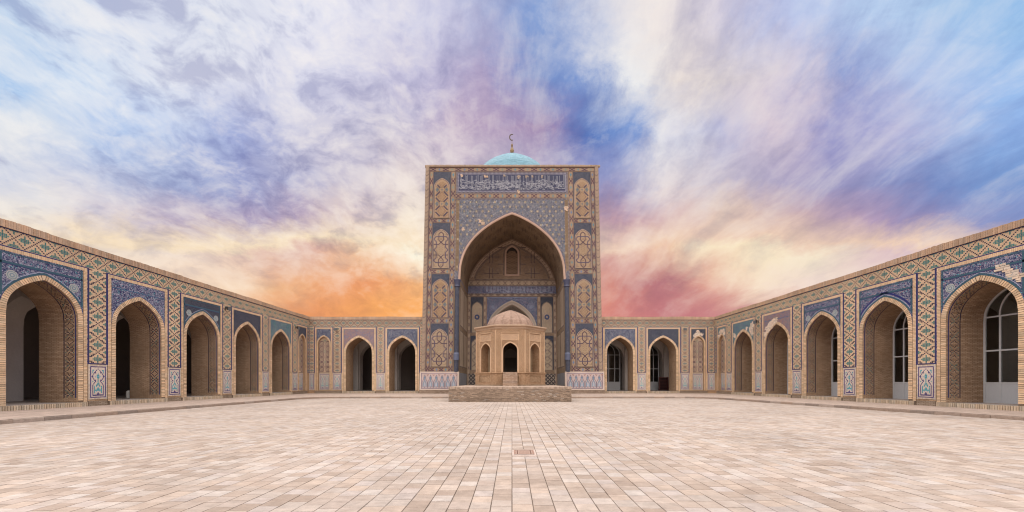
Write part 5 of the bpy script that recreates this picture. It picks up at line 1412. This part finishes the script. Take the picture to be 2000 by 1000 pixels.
AP = 3.2; SIDE = 2*AP*math.tan(math.pi/8)
pav = tag(empty('pavilion', loc=(-0.16, 38.2, PLZ)), 'small octagonal brick pavilion with ribbed dome standing on the platform', 'pavilion')
PC = (0.47, 0.315, 0.20); PCL = (0.55, 0.375, 0.24)
def mat_pav(name, bw, bh):
    return mat_brick(name, bw, bh, 0.014, (0.55, 0.48, 0.42), 0.70, 0.38)
M_PAV = mat_pav("pavilion_brick", 0.21, 0.06)
def pav_face(door):
    hw, z0, zs, rise = 0.63, 1.22, 3.12, 0.74; p = arch_path(hw, z0, zs, rise, 12); h = SIDE/2
    a = MB(); wall_with_arch(a, -h, h, 1.18, 5.2, p, 0.0, PC)
    dep = 0.55 if door else 0.85
    reveal(a, p, 0.0, dep, PC)
    if door:
        b = MB(); hi_ = h-0.23; wall_with_arch(b, -hi_, hi_, 0.0, 5.2, p, dep, (0.40, 0.33, 0.27))
        for f_, u_ in zip(b.f, b.u): a.face([b.v[i] for i in reversed(f_)], (0.40, 0.33, 0.27), 0, u_[::-1])
    else:
        a.rect(-hw, hw, z0, zs+rise, dep, (0.42, 0.325, 0.22)); a.face([(h-0.38, 0.92, 0), (-h+0.38, 0.92, 0), (-h+0.38, 0.92, 5.2), (h-0.38, 0.92, 5.2)], (0.40, 0.33, 0.27))
    a.face([(-hw, 0, z0), (hw, 0, z0), (hw, dep, z0), (-hw, dep, z0)], PC)
    pl = MB()                                  # plinth with a sunk panel and a ledge
    w2 = h+0.05
    pl.rect(-w2, -0.82, 0.0, 1.12, -0.10, PC); pl.rect(0.82, w2, 0.0, 1.12, -0.10, PC); pl.rect(-0.82, 0.82, 0.0, 0.30, -0.10, PC); pl.rect(-0.82, 0.82, 0.98, 1.12, -0.10, PC); pl.rect(-0.82, 0.82, 0.30, 0.98, -0.05, (0.45, 0.315, 0.205))
    for q in ([(-0.82, -0.10, 0.3), (-0.82, -0.05, 0.3), (-0.82, -0.05, 0.98), (-0.82, -0.10, 0.98)], [(0.82, -0.05, 0.3), (0.82, -0.10, 0.3), (0.82, -0.10, 0.98), (0.82, -0.05, 0.98)], [(-0.82, -0.10, 0.3), (0.82, -0.10, 0.3), (0.82, -0.05, 0.3), (-0.82, -0.05, 0.3)], [(-0.82, -0.05, 0.98), (0.82, -0.05, 0.98), (0.82, -0.10, 0.98), (-0.82, -0.10, 0.98)]): pl.face(q, PC)
    pl.frame(-0.82, 0.82, 0.30, 0.98, 0.05, -0.115, PCL, 0, 0.02); pl.box(-h-0.09, h+0.09, -0.17, 0.02, 1.12, 1.22, PCL, 0, 'k'); pl.box(-h-0.07, h+0.07, -0.14, 0.02, 0.0, 0.10, (0.42, 0.31, 0.22), 0, 'kb')
    tr = MB()                                  # raised brick mouldings
    tr.frame(-0.75, 0.75, 4.07, 4.66, 0.055, -0.035, PCL, 0, 0.04); tr.ribbon([(-0.78, 1.22), (-0.78, 4.80), (0.78, 4.80), (0.78, 1.22)], 0.06, -0.045, PCL, 0, 0.05)
    tr.ribbon(offset_path(p, 0.06), 0.10, -0.03, PCL, 0, 0.04)
    for s_ in (-1, 1): tr.box(*sorted((s_*(h-0.03), s_*(h+0.035))), -0.05, 0.04, 1.22, 5.0, PCL, 0, 'kb')
    fl = MB()                                  # sunk patterned field over the arch
    fl.rect(-0.70, 0.70, 4.12, 4.61, -0.006, (0.44, 0.30, 0.20))
    k = 0
    for j in range(7):
        for i in range(19):
            if (i+j) % 2: fl.box(-0.69+i*0.073, -0.69+i*0.073+0.06, -0.02, -0.006, 4.13+j*0.068, 4.13+j*0.068+0.052, vary(PCL, 0.12), 0, 'k')
    pt = MB()                                  # brick-in-brick relief on the shafts either side
    for s_ in (-1, 1):
        z = 1.3
        while z < 5.0:
            for i in range(6):
                if (i + int(z/0.07)) % 2: x = s_*(0.84 + i*0.074); xa, xb = sorted((x, x+s_*0.062)); pt.box(xa, xb, -0.014-random.uniform(0, 0.006), 0, z, z+0.055, vary(PCL, 0.16), 0, 'k')
            z += 0.07
    z = 4.86
    for j in range(4):
        for i in range(20):
            if (i+j) % 2: pt.box(-0.73+i*0.073, -0.73+i*0.073+0.06, -0.014, 0, z+j*0.07, z+j*0.07+0.055, vary(PCL, 0.15), 0, 'k')
    return a.mesh('wall_face', M_PAV), pl.mesh('plinth', M_PAV), tr.mesh('moulding', M_STONE), fl.mesh('sunk_field', M_STONE), pt.mesh('brick_relief', M_PLAIN)
FD, FN = pav_face(True), pav_face(False)
for i in range(8):
    th = i*math.pi/4; me = FD if i in (0, 4) else FN
    w = put(me[0], 'wall_face', pav, (AP*math.sin(th), -AP*math.cos(th), 0), th)
    for m_, nm in zip(me[1:], ('plinth', 'moulding', 'sunk_field', 'brick_relief')):
        o = put(m_, nm, w)
        if nm == 'brick_relief': tag(o, kind='stuff')
CR = 1/math.cos(math.pi/8); A0 = math.pi/8
mb = MB(); mb.lathe([(AP*CR-0.02, 5.10), (AP*CR+0.04, 5.18), (AP*CR+0.06, 5.26), (AP*CR+0.22, 5.33), (AP*CR+0.26, 5.36), (AP*CR+0.26, 5.45), (AP*CR+0.1, 5.48), (2.0, 5.52)], 0, 0, 8, (0.47, 0.34, 0.245), 0, A0, A0+2*math.pi); mb.build('cornice', M_PLAIN, pav)
mb = MB(); mb.smooth = False
prof = [(2.30, 5.45), (2.30, 5.62), (2.25, 5.85), (2.13, 6.12), (1.93, 6.38), (1.66, 6.63), (1.33, 6.84), (0.97, 7.02), (0.60, 7.17), (0.25, 7.29), (0.0, 7.36)]
mb.lathe(prof, 0, 0, 64, lambda i, k: (0.46, 0.33, 0.265) if (k % 4) else (0.38, 0.27, 0.215), 0, 0, 2*math.pi, 16, 0.022); mb.build('ribbed_dome', M_PAV, pav)
mb = MB()
mb.lathe([(AP*CR-0.6, 5.08), (0.0, 5.5)], 0, 0, 8, (0.4, 0.34, 0.29), 0, A0, A0+2*math.pi); mb.lathe([(AP*CR-0.5, 0.01), (0.0, 0.012)], 0, 0, 8, (0.3, 0.24, 0.2), 0, A0, A0+2*math.pi); mb.build('inner_shell', M_PLASTER, pav)
mb = MB(); tp = arch_path(0.62, 2.96, 3.12, 0.73, 12); mb.face([(x, 0, z) for x, z in tp][::-1], (0.46, 0.41, 0.36)); mb.face([(x, 0.06, z) for x, z in tp], (0.46, 0.41, 0.36)); mb.box(-0.62, 0.62, -0.05, 0.08, 2.88, 2.96, (0.5, 0.42, 0.35)); mb.build('tympanum', M_PLASTER, pav, (0, AP-0.45, 0))
for k in range(5):
    mb = MB(); zt = 1.20-k*0.24; yb = -AP-0.10-k*0.20
    mb.box(-0.64, 0.64, yb-0.21, yb if k else -AP+0.03, 0.002, zt, vary((0.47, 0.35, 0.27), 0.06)); mb.box(-0.66, 0.66, yb-0.225, yb-0.02, zt-0.05, zt+0.004, (0.53, 0.40, 0.31)); mb.build('step', M_BRICK, pav)

# ================================================================== lamps on the walls
def lamp(loc, rotz, label):
    t = tag(empty('wall_lamp', loc=loc, rotz=rotz), label, 'lamp', 'small floodlights on the arcade walls')
    b = MB(); b.box(-0.05, 0.05, -0.03, 0.0, -0.12, 0.12, (0.05, 0.045, 0.04)); b.box(-0.02, 0.02, -0.30, -0.02, 0.05, 0.09, (0.05, 0.045, 0.04)); b.build('bracket', M_METAL, t)
    h = MB(); P_ = [(-0.15, -0.20, -0.10), (0.15, -0.20, -0.10), (0.15, -0.20, 0.10), (-0.15, -0.20, 0.10)]; Q_ = [(-0.19, -0.36, -0.20), (0.19, -0.36, -0.20), (0.19, -0.40, 0.10), (-0.19, -0.40, 0.10)]
    h.face(P_[::-1], (0.04, 0.04, 0.04))
    for i in range(4): h.face([P_[i], P_[(i+1) % 4], Q_[(i+1) % 4], Q_[i]], (0.045, 0.042, 0.04))
    h.build('housing', M_METAL, t)
    g_ = MB(); g_.face(Q_, (0.12, 0.13, 0.14)); g_.build('lens', M_GLAZE, t)
lamp((-LAT, PIER_Y[5]+0.3, 7.45), math.pi/2, 'dark wall lamp on the left arcade between its third and fourth arches')
lamp((-LAT, PIER_Y[7]+0.6, 7.3), math.pi/2, 'dark wall lamp on the left arcade beside the narrow blind niche')
lamp((LAT, PIER_Y[6]+0.5, 7.15), -math.pi/2, 'dark wall lamp high on the right arcade near a patched spandrel')
lamp((-20.1, BACK, 7.5), 0, 'dark wall lamp on the rear arcade to the left of the portal')
lamp((19.75, BACK, 7.5), 0, 'dark wall lamp on the rear arcade to the right of the portal')

# ================================================================== things standing inside the arches
sh = tag(empty('shelf_unit', loc=(18.75, 48.3, Z_FLOOR)), 'dark red-brown shelf unit inside the rear arch right of the portal', 'shelf')
CB = (0.10, 0.035, 0.03)
for x in (-0.55, 0.50):
    mb = MB(); mb.box(x, x+0.05, -0.2, 0.2, 0, 1.65, CB); mb.build('side_panel', M_WOOD, sh)
for z in (0.05, 0.42, 0.80, 1.18, 1.60):
    mb = MB(); mb.box(-0.50, 0.50, -0.2, 0.2, z, z+0.04, (0.13, 0.045, 0.038)); mb.build('shelf_board', M_WOOD, sh)
mb = MB(); mb.box(-0.50, 0.50, 0.17, 0.2, 0.05, 1.6, (0.05, 0.02, 0.02)); mb.build('back_panel', M_WOOD, sh)
cn = tag(empty('canister', loc=(-LAT-2.35, 26.1, Z_FLOOR)), 'small white cylindrical container on the floor inside the second left arch', 'container')
mb = MB(); mb.smooth = True; mb.lathe([(0.0, 0.02), (0.13, 0.02), (0.14, 0.06), (0.14, 0.42), (0.12, 0.47), (0.06, 0.49), (0.06, 0.54), (0.0, 0.54)], 0, 0, 20, (0.62, 0.61, 0.58)); mb.build('body', M_PAINT, cn)
mb = MB(); mb.box(-0.2, 0.2, -0.2, 0.2, 0, 0.02, (0.05, 0.05, 0.05)); mb.build('base', M_WOOD, cn)
